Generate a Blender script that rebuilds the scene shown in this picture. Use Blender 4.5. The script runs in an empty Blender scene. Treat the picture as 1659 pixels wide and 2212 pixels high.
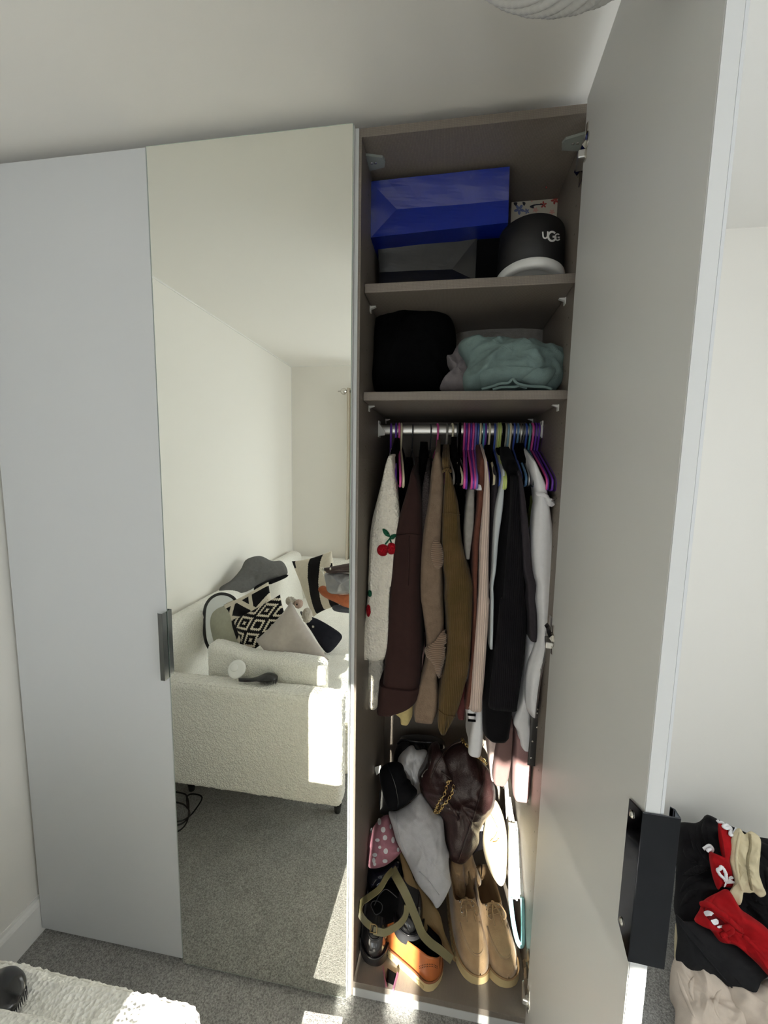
import bpy, bmesh, math, random
from mathutils import Vector, Matrix, Euler, noise
from mathutils.bvhtree import BVHTree

PI = math.pi
random.seed(7)
SC = bpy.context.scene
COL = SC.collection

# ------------------------------------------------------------------ camera
FW, FH, FPX = 1659.0, 2212.0, 866.35
CAM = Vector((0.7688, -0.9916, 1.5793))
ROT = Euler((math.radians(83.4836), math.radians(-0.9955), math.radians(8.7612)), 'XYZ')
cd = bpy.data.cameras.new('camera')
cd.sensor_fit = 'HORIZONTAL'; cd.sensor_width = 36.0
cd.lens = FPX / FW * 36.0
cd.clip_start = 0.02
cam = bpy.data.objects.new('camera', cd); COL.objects.link(cam)
cam.location = CAM; cam.rotation_euler = ROT
SC.camera = cam
RM = ROT.to_matrix()

# ------------------------------------------------------------------ sky, sun, exposure
w = bpy.data.worlds.new('sky'); SC.world = w; w.use_nodes = True
bg = w.node_tree.nodes['Background']
bg.inputs[0].default_value = (0.93, 0.955, 1.0, 1)
bg.inputs[1].default_value = 7.5
sd = bpy.data.lights.new('sun', 'SUN'); sd.energy = 42.0; sd.angle = math.radians(0.7)
sd.color = (1.0, 0.93, 0.82)
sun = bpy.data.objects.new('sun', sd); COL.objects.link(sun)
sun.location = (0.4, -6, 3)
sun.rotation_euler = Vector((0.045, 1.0, -0.36)).to_track_quat('-Z', 'Y').to_euler()
# added narrow area lamps stand in for the sun thrown back by the mirror door
GD = Vector((0.045, -1.0, -0.36)).normalized()
GU = Vector((0, 0, 1)) - GD * GD.z; GU.normalize()
for gx0, gx1, gz0, gz1 in ((0.239, 0.392, 0.455, 0.825), (0.414, 0.528, 0.012, 0.98)):      # above the sofa arm; beside it
    gd = bpy.data.lights.new('added_mirror_glint', 'AREA'); gd.shape = 'RECTANGLE'
    gh = (gz1 - gz0) * 1.0 / (GU.z + GU.y * 0.36)
    gd.size = gx1 - gx0; gd.size_y = gh
    gd.energy = 40.0 * gd.size * gd.size_y; gd.color = (1.0, 0.94, 0.82); gd.spread = math.radians(1.2)
    glint = bpy.data.objects.new('added_mirror_glint', gd); COL.objects.link(glint)
    glint.rotation_euler = GD.to_track_quat('-Z', 'Y').to_euler()
    g0 = Vector(((gx0 + gx1) / 2, -0.003, gz0))
    glint.location = g0 + GU * (gh / 2)
for nm, loc, rot, sx, sy in (('portal_front', (0.588, -2.31, 1.335), (math.radians(90), 0, 0), 0.90, 1.09),
                             ('portal_right', (2.71, -1.25, 1.43), (math.radians(90), 0, math.radians(90)), 1.5, 1.26)):
    a = bpy.data.lights.new(nm, 'AREA'); a.shape = 'RECTANGLE'; a.size = sx; a.size_y = sy
    a.cycles.is_portal = True
    o = bpy.data.objects.new(nm, a); COL.objects.link(o); o.location = loc; o.rotation_euler = rot
SC.view_settings.view_transform = 'Standard'
SC.view_settings.look = 'None'
SC.view_settings.exposure = 0.0
SC.view_settings.gamma = 1.0
SC.view_settings.use_curve_mapping = False
cy = SC.cycles
cy.use_denoising = True
cy.use_light_tree = False
cy.max_bounces = 14; cy.diffuse_bounces = 8; cy.glossy_bounces = 8; cy.transmission_bounces = 8
cy.transparent_max_bounces = 12
cy.sample_clamp_indirect = 6.0
cy.caustics_reflective = True
cy.blur_glossy = 0.3

# ------------------------------------------------------------------ picking points
AX = {'x': 0, 'y': 1, 'z': 2}
def ray(px, py, view='d'):
    d = RM @ Vector(((px - FW / 2) / FPX, -(py - FH / 2) / FPX, -1.0))
    o = CAM.copy()
    if view == 'm':                      # seen in the mirror door (plane y = 0)
        o.y = -o.y; d.y = -d.y
    return o, d
def at(px, py, ax, v, view='d'):
    o, d = ray(px, py, view); i = AX[ax]
    return o + d * ((v - o[i]) / d[i])
def atm(px, py, ax, v): return at(px, py, ax, v, 'm')
def on_plane(px, py, p, n, view='d'):
    o, d = ray(px, py, view)
    return o + d * ((Vector(p) - o).dot(n) / d.dot(n))

# ------------------------------------------------------------------ materials
MATS = {}
def lin(c):
    return tuple(((x / 255.0) / 12.92 if x / 255.0 <= 0.04045 else ((x / 255.0 + 0.055) / 1.055) ** 2.4) for x in c)
def mat(name, col, rough=0.6, metal=0.0, bump=None, var=None, sheen=0.0, coat=0.0, spec=0.5, alpha=None, emit=None):
    """bump = (kind, scale, strength[, stretch]); var = (colour, kind, scale, lo, hi)"""
    if name in MATS: return MATS[name]
    m = bpy.data.materials.new(name); m.use_nodes = True
    nt = m.node_tree; N = nt.nodes; L = nt.links
    b = N['Principled BSDF']
    b.inputs['Base Color'].default_value = (*col, 1)
    b.inputs['Roughness'].default_value = rough
    b.inputs['Metallic'].default_value = metal
    b.inputs['Specular IOR Level'].default_value = spec
    if sheen:
        b.inputs['Sheen Weight'].default_value = sheen; b.inputs['Sheen Roughness'].default_value = 0.5
    if coat:
        b.inputs['Coat Weight'].default_value = coat; b.inputs['Coat Roughness'].default_value = 0.06
    tc = N.new('ShaderNodeTexCoord')
    def tex(kind, scale, stretch=(1, 1, 1)):
        mp = N.new('ShaderNodeMapping'); mp.inputs['Scale'].default_value = stretch
        L.new(tc.outputs['Object'], mp.inputs['Vector'])
        if kind == 'noise':
            t = N.new('ShaderNodeTexNoise'); t.inputs['Scale'].default_value = scale; t.inputs['Detail'].default_value = 6
            out = t.outputs['Fac']
        elif kind == 'voronoi':
            t = N.new('ShaderNodeTexVoronoi'); t.inputs['Scale'].default_value = scale; out = t.outputs['Distance']
        elif kind in ('wavex', 'wavey', 'wavez'):
            t = N.new('ShaderNodeTexWave'); t.inputs['Scale'].default_value = scale; t.bands_direction = kind[-1].upper()
            t.inputs['Distortion'].default_value = 0.4
            out = t.outputs['Fac']
        elif kind == 'weave':
            a_ = N.new('ShaderNodeTexWave'); a_.inputs['Scale'].default_value = scale; a_.bands_direction = 'X'
            a_.inputs['Distortion'].default_value = 2.0; a_.inputs['Detail Scale'].default_value = 3
            b_ = N.new('ShaderNodeTexWave'); b_.inputs['Scale'].default_value = scale; b_.bands_direction = 'Z'
            b_.inputs['Distortion'].default_value = 2.0; b_.inputs['Detail Scale'].default_value = 3
            L.new(mp.outputs[0], a_.inputs['Vector']); L.new(mp.outputs[0], b_.inputs['Vector'])
            ad = N.new('ShaderNodeMath'); ad.operation = 'ADD'
            L.new(a_.outputs['Fac'], ad.inputs[0]); L.new(b_.outputs['Fac'], ad.inputs[1])
            return ad.outputs[0]
        L.new(mp.outputs[0], t.inputs['Vector'])
        return out
    if bump:
        f = tex(bump[0], bump[1], bump[3] if len(bump) > 3 else (1, 1, 1))
        bn = N.new('ShaderNodeBump'); bn.inputs['Strength'].default_value = bump[2]; bn.inputs['Distance'].default_value = 0.004
        L.new(f, bn.inputs['Height']); L.new(bn.outputs[0], b.inputs['Normal'])
    if var:
        f = tex(var[1], var[2], var[5] if len(var) > 5 else (1, 1, 1))
        r = N.new('ShaderNodeValToRGB')
        r.color_ramp.elements[0].position = var[3]; r.color_ramp.elements[1].position = var[4]
        r.color_ramp.elements[0].color = (*col, 1); r.color_ramp.elements[1].color = (*var[0], 1)
        L.new(f, r.inputs['Fac']); L.new(r.outputs['Color'], b.inputs['Base Color'])
    MATS[name] = m
    return m
def cloth(name, rgb, kind='noise', scale=350, strength=0.25, dark=0.8, **k):
    k_ = 0.95 if name.split('_')[0] in ('white', 'beige', 'ecru', 'pale') else (0.9 if name in ('grey_sweat_marl', 'cream_knit', 'sage_fleece') else 0.68)
    c = tuple(k_ * x for x in lin(rgb))
    return mat(name, c, rough=k.pop('rough', 0.9), sheen=k.pop('sheen', 0.03), spec=0.1, bump=(kind, scale, strength),
               var=(tuple(x * dark for x in c), 'noise', 60, 0.35, 0.75), **k)

M_WALL = mat('wall_paint', (0.80, 0.778, 0.735), 0.9, bump=('noise', 260, 0.04), spec=0.2)
M_CEIL = mat('ceiling_paint', (0.86, 0.84, 0.805), 0.95, bump=('noise', 200, 0.03), spec=0.1)
M_TRIM = mat('trim_paint', (0.82, 0.81, 0.79), 0.45)
M_LACQ = mat('white_lacquer', (0.62, 0.637, 0.662), 0.42, bump=('noise', 900, 0.015))
M_DOORIN = mat('door_inner_laminate', (0.66, 0.66, 0.648), 0.40, bump=('noise', 700, 0.02))
M_EDGE = mat('white_edge_band', (0.63, 0.64, 0.65), 0.35)
M_GREIGE = mat('greige_linen_laminate', (0.225, 0.192, 0.165), 0.5, bump=('weave', 90, 0.12),
               var=((0.175, 0.150, 0.128), 'weave', 90, 0.3, 1.7))
M_MIRROR = mat('mirror_silver', (0.93, 0.94, 0.885), 0.0, 1.0)
M_GLASSEDGE = mat('glass_edge', (0.45, 0.56, 0.48), 0.15)
M_CHROME = mat('chrome_dark_reflection', (0.075, 0.08, 0.092), 0.08, 1.0, bump=('noise', 40, 0.004))  # chrome whose dark reflections are put into the base colour
M_NICKEL = mat('nickel', (0.68, 0.66, 0.62), 0.22, 1.0)
M_STEEL = mat('satin_steel', (0.66, 0.65, 0.63), 0.32, 1.0)
M_RAIL = mat('rail_aluminium', (0.72, 0.70, 0.66), 0.38, 0.85)
M_WPLAST = mat('white_plastic', (0.80, 0.80, 0.78), 0.35)
M_CLEAR = mat('grey_clear_plastic', (0.30, 0.33, 0.31), 0.25)
M_GOLD = mat('gold_chain', (0.86, 0.66, 0.32), 0.2, 1.0)
M_BLACKP = mat('black_plastic', (0.012, 0.012, 0.013), 0.18)
M_BRUSHB = mat('black_matte_plastic', (0.015, 0.015, 0.017), 0.4)
M_BLACKC = cloth('black_cloth', (17, 16, 19), dark=0.6)
M_DEEP = cloth('deep_black_cloth', (7, 7, 9), dark=0.6, sheen=0.0)
M_BOUC = mat('boucle', (0.88, 0.865, 0.81), 0.95, bump=('voronoi', 150, 0.9), sheen=0.2, spec=0.1,
             var=((0.77, 0.755, 0.70), 'voronoi', 170, 0.25, 0.9))

# carpet: short twisted pile, mottled grey
def carpet():
    m = bpy.data.materials.new('grey_carpet'); m.use_nodes = True
    N = m.node_tree.nodes; L = m.node_tree.links; b = N['Principled BSDF']
    tc = N.new('ShaderNodeTexCoord')
    n1 = N.new('ShaderNodeTexNoise'); n1.inputs['Scale'].default_value = 230; n1.inputs['Detail'].default_value = 3; n1.inputs['Roughness'].default_value = 0.7
    n2 = N.new('ShaderNodeTexNoise'); n2.inputs['Scale'].default_value = 14; n2.inputs['Detail'].default_value = 3
    L.new(tc.outputs['Object'], n1.inputs['Vector']); L.new(tc.outputs['Object'], n2.inputs['Vector'])
    r = N.new('ShaderNodeValToRGB')
    r.color_ramp.elements[0].position = 0.34; r.color_ramp.elements[0].color = (0.17, 0.168, 0.162, 1)
    r.color_ramp.elements[1].position = 0.68; r.color_ramp.elements[1].color = (0.55, 0.543, 0.525, 1)
    L.new(n1.outputs['Fac'], r.inputs['Fac'])
    mx = N.new('ShaderNodeMix'); mx.data_type = 'RGBA'; mx.blend_type = 'MULTIPLY'; mx.inputs[0].default_value = 0.35
    L.new(r.outputs['Color'], mx.inputs[6]); L.new(n2.outputs['Fac'], mx.inputs[7])
    L.new(mx.outputs[2], b.inputs['Base Color'])
    b.inputs['Roughness'].default_value = 1.0; b.inputs['Specular IOR Level'].default_value = 0.05
    b.inputs['Sheen Weight'].default_value = 0.2
    bn = N.new('ShaderNodeBump'); bn.inputs['Strength'].default_value = 0.9; bn.inputs['Distance'].default_value = 0.006
    L.new(n1.outputs['Fac'], bn.inputs['Height']); L.new(bn.outputs[0], b.inputs['Normal'])
    return m
M_CARPET = carpet()
def pane_mat(name, refl=0.06, tint=(0.97, 0.99, 0.98)):
    m = bpy.data.materials.new(name); m.use_nodes = True
    N = m.node_tree.nodes; L = m.node_tree.links
    N.remove(N['Principled BSDF'])
    t = N.new('ShaderNodeBsdfTransparent'); t.inputs[0].default_value = (*tint, 1)
    g = N.new('ShaderNodeBsdfGlossy'); g.inputs['Roughness'].default_value = 0.0
    mx = N.new('ShaderNodeMixShader'); mx.inputs[0].default_value = refl
    L.new(t.outputs[0], mx.inputs[1]); L.new(g.outputs[0], mx.inputs[2]); L.new(mx.outputs[0], N['Material Output'].inputs[0])
    return m
M_PANE = pane_mat('window_glass')

# ------------------------------------------------------------------ object helpers
def tag(o, label=None, cat=None, group=None, kind=None):
    if label: o['label'] = label
    if cat: o['category'] = cat
    if group: o['group'] = group
    if kind: o['kind'] = kind
    return o
def thing(name, label, cat, loc=(0, 0, 0), group=None):
    o = bpy.data.objects.new(name, None); COL.objects.link(o); o.location = loc
    o.empty_display_size = 0.05
    return tag(o, label, cat, group)
def link(name, me, mats=None, parent=None, origin=None, smooth=True):
    if mats is not None:
        for m in (mats if isinstance(mats, (list, tuple)) else [mats]): me.materials.append(m)
    o = bpy.data.objects.new(name, me); COL.objects.link(o)
    if smooth:
        for p in me.polygons: p.use_smooth = True
    if parent is not None:
        o.parent = parent
        wl = world_loc(parent)
        me.transform(Matrix.Translation(-wl))
    elif len(me.vertices):
        xs = [v.co for v in me.vertices]
        c = Vector(((min(v.x for v in xs) + max(v.x for v in xs)) / 2, (min(v.y for v in xs) + max(v.y for v in xs)) / 2, min(v.z for v in xs)))
        me.transform(Matrix.Translation(-c)); o.location = c
    return o
def world_loc(o):
    p = Vector((0, 0, 0))
    while o is not None:
        p += o.location; o = o.parent
    return p
def mesh(name, verts, faces, mats, parent=None, smooth=True, midx=None):
    me = bpy.data.meshes.new(name)
    me.from_pydata([tuple(v) for v in verts], [], faces); me.validate(); me.update()
    if midx:
        for p, i in zip(me.polygons, midx): p.material_index = i
    return link(name, me, mats, parent, smooth=smooth)
def frombm(name, bm, mats, parent=None, smooth=False):
    me = bpy.data.meshes.new(name); bm.normal_update(); bm.to_mesh(me); bm.free()
    return link(name, me, mats, parent, smooth=smooth)
def autosmooth(o, deg=35):
    me = o.data
    bm = bmesh.new(); bm.from_mesh(me)
    for e in bm.edges:
        if len(e.link_faces) == 2: e.smooth = e.calc_face_angle(0) < math.radians(deg)
    bm.to_mesh(me); bm.free()
    return o
def bm_box(bm, x0, x1, y0, y1, z0, z1, bev=0.0, rot=None, pivot=None):
    r = bmesh.ops.create_cube(bm, size=1.0)
    vs = r['verts']
    for v in vs:
        v.co = Vector(((x0 + x1) / 2 + v.co.x * (x1 - x0), (y0 + y1) / 2 + v.co.y * (y1 - y0), (z0 + z1) / 2 + v.co.z * (z1 - z0)))
    if bev:
        es = list({e for v in vs for e in v.link_edges})
        nb = bmesh.ops.bevel(bm, geom=es, offset=bev, segments=2, profile=0.5, affect='EDGES')
        vs = [v for v in nb['verts']] if False else vs
    return vs
def box(name, x0, x1, y0, y1, z0, z1, m, parent=None, bev=0.0):
    bm = bmesh.new(); bm_box(bm, x0, x1, y0, y1, z0, z1, bev)
    return frombm(name, bm, m, parent)
def catmull(pts, closed, n):
    pts = [Vector(p) for p in pts]; m = len(pts); out = []
    segs = m if closed else m - 1
    L = [(pts[(i + 1) % m] - pts[i]).length for i in range(segs)]
    tot = sum(L) or 1
    for i in range(segs):
        k = max(1, round(n * L[i] / tot))
        p0 = pts[(i - 1) % m] if closed or i > 0 else pts[i] * 2 - pts[i + 1]
        p1 = pts[i]; p2 = pts[(i + 1) % m]
        p3 = pts[(i + 2) % m] if closed or i + 2 < m else p2 * 2 - p1
        for j in range(k):
            t = j / k
            out.append(0.5 * ((2 * p1) + (p2 - p0) * t + (2 * p0 - 5 * p1 + 4 * p2 - p3) * t * t + (3 * p1 - p0 - 3 * p2 + p3) * t ** 3))
    if not closed: out.append(pts[-1])
    return out
def tube_data(pts, r, seg=8, closed=False, flat=None, up=None):
    """sweep; r a number or a list; flat = second radius for an elliptical band"""
    pts = [Vector(p) for p in pts]; n = len(pts)
    V = []; F = []
    T = []
    for i in range(n):
        a = pts[(i - 1) % n] if closed or i > 0 else pts[i]
        b = pts[(i + 1) % n] if closed or i < n - 1 else pts[i]
        d = (b - a); T.append(d.normalized() if d.length > 1e-9 else Vector((0, 0, 1)))
    u = Vector(up) if up else (Vector((0, 0, 1)) if abs(T[0].z) < 0.9 else Vector((1, 0, 0)))
    u = (u - T[0] * u.dot(T[0])).normalized()
    for i in range(n):
        if up: u = Vector(up)
        u = (u - T[i] * u.dot(T[i]))
        u = u.normalized() if u.length > 1e-6 else T[i].orthogonal().normalized()
        v = T[i].cross(u)
        ri = r[i] if isinstance(r, (list, tuple)) else r
        fi = flat if flat is not None else ri
        for k in range(seg):
            a = 2 * PI * k / seg
            V.append(pts[i] + u * (math.cos(a) * ri) + v * (math.sin(a) * fi))
    rng = n if closed else n - 1
    for i in range(rng):
        for k in range(seg):
            a = i * seg + k; b = i * seg + (k + 1) % seg
            c = ((i + 1) % n) * seg + (k + 1) % seg; d = ((i + 1) % n) * seg + k
            F.append((a, d, c, b))
    if not closed:
        F.append(tuple(range(seg))); F.append(tuple((n - 1) * seg + k for k in reversed(range(seg))))
    return V, F
def tube(name, pts, r, m, parent=None, seg=8, closed=False, flat=None, up=None):
    V, F = tube_data(pts, r, seg, closed, flat, up)
    return mesh(name, V, F, m, parent)
def lathe(name, prof, centre, m, parent=None, n=48, mtx=None, close=False):
    V = []; F = []
    for (r, z) in prof:
        for k in range(n):
            a = 2 * PI * k / n
            V.append(Vector((r * math.cos(a), r * math.sin(a), z)))
    k_ = len(prof)
    for i in range(k_ - 1):
        for k in range(n):
            F.append((i * n + k, i * n + (k + 1) % n, (i + 1) * n + (k + 1) % n, (i + 1) * n + k))
    if prof[0][0] > 1e-5 and not close: F.append(tuple(reversed(range(n))))
    if prof[-1][0] > 1e-5 and not close: F.append(tuple((k_ - 1) * n + k for k in range(n)))
    M = mtx or Matrix.Identity(3)
    V = [M @ v + Vector(centre) for v in V]
    return mesh(name, V, F, m, parent)
def rot_to(axis):
    return Vector((0, 0, 1)).rotation_difference(Vector(axis).normalized()).to_matrix()
def ns(v, s, seed): return noise.noise(Vector((v.x * s + seed * 7.3, v.y * s - seed * 3.1, v.z * s + seed * 1.7)))
def ridge(v, s, seed): return 1 - 2 * abs(ns(v, s, seed))
def rbox(name, x0, x1, y0, y1, z0, z1, r, m, parent=None, res=0.02, fn=None):
    c = Vector(((x0 + x1) / 2, (y0 + y1) / 2, (z0 + z1) / 2)); h = Vector(((x1 - x0) / 2, (y1 - y0) / 2, (z1 - z0) / 2))
    bm = bmesh.new()
    for ax in range(3):
        u, v = (ax + 1) % 3, (ax + 2) % 3
        nu = max(2, int(2 * h[u] / res)); nv = max(2, int(2 * h[v] / res))
        for s in (-1, 1):
            g = []
            for i in range(nu + 1):
                row = []
                for j in range(nv + 1):
                    p = Vector((0, 0, 0)); p[ax] = s * h[ax]; p[u] = h[u] * (2 * i / nu - 1); p[v] = h[v] * (2 * j / nv - 1)
                    q = Vector([max(-(h[k] - r), min(h[k] - r, p[k])) for k in range(3)])
                    d = p - q
                    p = q + d.normalized() * r if d.length > 1e-9 else p
                    if fn: p = fn(p, h)
                    row.append(bm.verts.new(p + c))
                g.append(row)
            for i in range(nu):
                for j in range(nv):
                    f = (g[i][j], g[i + 1][j], g[i + 1][j + 1], g[i][j + 1])
                    bm.faces.new(f if s > 0 else f[::-1])
    bmesh.ops.remove_doubles(bm, verts=bm.verts, dist=1e-4)
    return frombm(name, bm, m, parent, smooth=True)
def displace(o, scale, strength, kind='CLOUDS', mid=0.5):
    t = bpy.data.textures.new(o.name + '_relief', kind)
    t.noise_scale = scale
    if kind == 'CLOUDS': t.noise_depth = 2
    d = o.modifiers.new('relief', 'DISPLACE'); d.texture = t; d.strength = strength; d.mid_level = mid
    d.texture_coords = 'LOCAL'
    return o

def puff(name, outline, p0, nrm, thick, m, parent=None, view='d', back=None, wr=0.006, ws=9.0, seed=1, n=80, rings=14,
         sharp=2.6, edge=0.0, smooth_outline=True, ridged=True, lean=None):
    """a soft, thick, closed body whose outline lies on the plane (p0, nrm)"""
    nrm = Vector(nrm).normalized()
    P = [on_plane(x, y, p0, nrm, view) for x, y in outline]
    o_, d_ = ray(outline[0][0], outline[0][1], view)
    if nrm.dot(d_) > 0: nrm = -nrm
    P = catmull(P, True, n) if smooth_outline else P
    if edge:
        P = [p + Vector((ns(p, 30, seed), ns(p, 30, seed + 5), ns(p, 30, seed + 9))) * edge for p in P]
    n = len(P)
    c = sum(P, Vector()) / n
    tb = thick * 0.6 if back is None else back
    V = list(P); F = []
    def shell(sgn, t):
        base = 0
        prev = list(range(n))
        for k in range(1, rings):
            f = math.cos(PI / 2 * k / rings)
            prof = (1 - f ** sharp) ** 0.5
            cur = []
            for i in range(n):
                q = c + (P[i] - c) * f
                d = t * prof
                if wr:
                    qw = q + Vector((ns(q, ws * 0.8, seed + 21), ns(q, ws * 0.8, seed + 22), ns(q, ws * 0.8, seed + 23))) * (0.45 / ws)
                    a = ridge(qw, ws, seed) if ridged else ns(q, ws, seed)
                    d += wr * prof * (a + 0.50 * ridge(qw, ws * 2.1, seed + 3) + 0.22 * ridge(qw, ws * 4.6, seed + 6) - 0.3)
                cur.append(len(V)); V.append(q + nrm * (sgn * d))
            for i in range(n):
                j = (i + 1) % n
                F.append((prev[i], prev[j], cur[j], cur[i]) if sgn > 0 else (prev[j], prev[i], cur[i], cur[j]))
            prev = cur
        d = t + wr * (ridge(c, ws, seed) if ridged else ns(c, ws, seed))
        k = len(V); V.append(c + nrm * (sgn * d))
        for i in range(n):
            j = (i + 1) % n
            F.append((prev[i], prev[j], k) if sgn > 0 else (prev[j], prev[i], k))
    shell(1, thick); shell(-1, tb)
    # outline winding decides the facing
    o = mesh(name, V, F, m, parent)
    bm = bmesh.new(); bm.from_mesh(o.data); bmesh.ops.recalc_face_normals(bm, faces=bm.faces); bm.to_mesh(o.data); bm.free()
    return o
def bvh_of(o):
    wl = world_loc(o)
    return BVHTree.FromPolygons([v.co + wl for v in o.data.vertices], [tuple(p.vertices) for p in o.data.polygons])
def decal(name, target, outline, m, parent, view='d', off=0.0015, n=36, rings=5, smooth_outline=True, bvh=None, dome=0.0):
    """a thin raised patch lying on the surface of target (embroidery, print)"""
    bv = bvh or bvh_of(target)
    O = [Vector((x, y, 0)) for x, y in outline]
    O = catmull(O, True, n) if smooth_outline else [a.lerp(b, t / 4) for a, b in zip(O, O[1:] + O[:1]) for t in range(4)]
    c = sum(O, Vector()) / len(O)
    V = []; F = []
    o_, d_ = ray(c.x, c.y, view); d_.normalize()
    h0 = bv.ray_cast(o_, d_)
    if h0[0] is None:
        h2 = bv.find_nearest(o_ + d_ * 1.3); h0 = (h2[0], -d_, 0, 0)
    for k in range(rings):
        f = 1 - k / rings
        for q in O:
            s = c + (q - c) * f
            o_, d_ = ray(s.x, s.y, view); d_.normalize()
            h = bv.ray_cast(o_, d_)
            if h[0] is None or (h[0] - h0[0]).length > 0.25:      # past the rim: stay on the tangent plane
                n0 = h0[1] if abs(h0[1].dot(d_)) > 0.25 else -d_
                h = (o_ + d_ * ((h0[0] - o_).dot(n0) / d_.dot(n0)), n0)
            nn = h[1] if h[1].dot(d_) < 0 else -h[1]
            V.append(h[0] + nn * (off + dome * math.sqrt(max(0, 1 - f * f))))
    nO = len(O)
    for k in range(rings - 1):
        for i in range(nO):
            j = (i + 1) % nO
            F.append((k * nO + i, k * nO + j, (k + 1) * nO + j, (k + 1) * nO + i))
    F.append(tuple((rings - 1) * nO + i for i in range(nO)))
    return mesh(name, V, F, m, parent)
def surf_pts(target, pts, view='d', off=0.003, n=60, bvh=None, closed=False):
    bv = bvh or bvh_of(target); out = []; tl = None
    wl = world_loc(target); cc = sum((v.co for v in target.data.vertices), Vector()) / len(target.data.vertices) + wl
    for q in catmull([Vector((x, y, 0)) for x, y in pts], closed, n):
        o_, d_ = ray(q.x, q.y, view); d_.normalize()
        h = bv.ray_cast(o_, d_)
        if h[0] is None:
            t_ = tl if tl is not None else (cc - o_).dot(d_)
            h2 = bv.find_nearest(o_ + d_ * t_)
            out.append(o_ + d_ * t_ if tl is not None else o_ + d_ * (h2[0] - o_).dot(d_)); continue
        nn = h[1] if h[1].dot(d_) < 0 else -h[1]
        tl = h[3]
        out.append(h[0] + nn * off)
    return out

# ================================================================== room shell
XL, XR, YF, YB, ZC = -0.535, 2.70, -2.30, 0.610, 2.390
T = 0.10
def struct(o): o['kind'] = 'structure'; return o
struct(box('floor', XL - T, XR + T, YF - T, YB + T, -0.08, 0.0, M_CARPET))
struct(box('ceiling', XL - T, XR + T, YF - T, YB + T, ZC, ZC + 0.08, M_CEIL))
struct(box('wall_left', XL - T, XL, YF - T, YB + T, 0, ZC, M_WALL))
struct(box('wall_back', XL, XR, YB, YB + T, 0, ZC, M_WALL))
def wall_with_hole(name, horiz, a0, a1, fixed0, fixed1, h0, h1, z0, z1):
    bm = bmesh.new()
    for (p, q, zz0, zz1) in ((a0, h0, 0, ZC), (h1, a1, 0, ZC), (h0, h1, 0, z0), (h0, h1, z1, ZC)):
        if horiz == 'x': bm_box(bm, p, q, fixed0, fixed1, zz0, zz1)
        else: bm_box(bm, fixed0, fixed1, p, q, zz0, zz1)
    return struct(frombm(name, bm, M_WALL))
wall_with_hole('wall_front', 'x', XL, XR, YF - T, YF, 0.135, 1.04, 0.79, 1.88)
wall_with_hole('wall_right', 'y', YF, YB, XR, XR + T, -2.0, -0.5, 0.80, 2.06)
def window(name, horiz, f0, f1, a0, a1, z0, z1, bars=()):
    bm = bmesh.new(); t = 0.045
    for p, q, zz0, zz1 in [(a0, a0 + t, z0, z1), (a1 - t, a1, z0, z1), (a0 + t, a1 - t, z0, z0 + t), (a0 + t, a1 - t, z1 - t, z1)] + [(b - t / 2, b + t / 2, z0 + t, z1 - t) for b in bars]:
        if horiz == 'x': bm_box(bm, p, q, f0, f1, zz0, zz1, 0.004)
        else: bm_box(bm, f0, f1, p, q, zz0, zz1, 0.004)
    o = struct(frombm(name, bm, M_TRIM))
    fm = (f0 + f1) / 2
    if horiz == 'x': box('window_pane', a0 + t, a1 - t, fm - 0.002, fm + 0.002, z0 + t, z1 - t, M_PANE, o)
    else: box('window_pane', fm - 0.002, fm + 0.002, a0 + t, a1 - t, z0 + t, z1 - t, M_PANE, o)
window('window_1', 'x', YF - 0.075, YF - 0.03, 0.135, 1.04, 0.79, 1.88)
window('added_window', 'y', XR + 0.03, XR + 0.075, -2.0, -0.5, 0.80, 2.06, (-1.25,))  # unseen window added to bring in daylight from the right
def baseboard(name, p0, p1, inward):
    # stepped skirting profile swept along a straight run
    prof = [(0, 0), (0.014, 0), (0.014, 0.105), (0.011, 0.114), (0.006, 0.120), (0.004, 0.130), (0, 0.130)]
    V = []; F = []
    for p in (p0, p1):
        for d, z in prof: V.append(Vector((p[0] + inward[0] * d, p[1] + inward[1] * d, z)))
    n = len(prof)
    for i in range(n): F.append((i, (i + 1) % n, n + (i + 1) % n, n + i))
    F.append(tuple(range(n))); F.append(tuple(range(n, 2 * n)))
    o = mesh(name, V, F, M_TRIM, smooth=False)
    bm = bmesh.new(); bm.from_mesh(o.data); bmesh.ops.recalc_face_normals(bm, faces=bm.faces); bm.to_mesh(o.data); bm.free()
    return struct(o)
baseboard('baseboard_left', (XL, YF), (XL, 0.02), (1, 0))
baseboard('baseboard_back', (1.09, YB), (XR, YB), (0, -1))
baseboard('baseboard_front', (XL, YF), (XR, YF), (0, 1))
baseboard('baseboard_right', (XR, YF), (XR, YB), (-1, 0))
# thin bead of caulk where walls meet ceiling
struct(box('trim_1', XL, XL + 0.006, YF, 0.0, ZC - 0.006, ZC, M_TRIM))
struct(box('trim_2', XL, XR, YF, YF + 0.006, ZC - 0.006, ZC, M_TRIM))
struct(box('trim_3', XL, XL + 0.004, YF, YF + 0.004, 0.13, ZC, M_TRIM))

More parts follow.
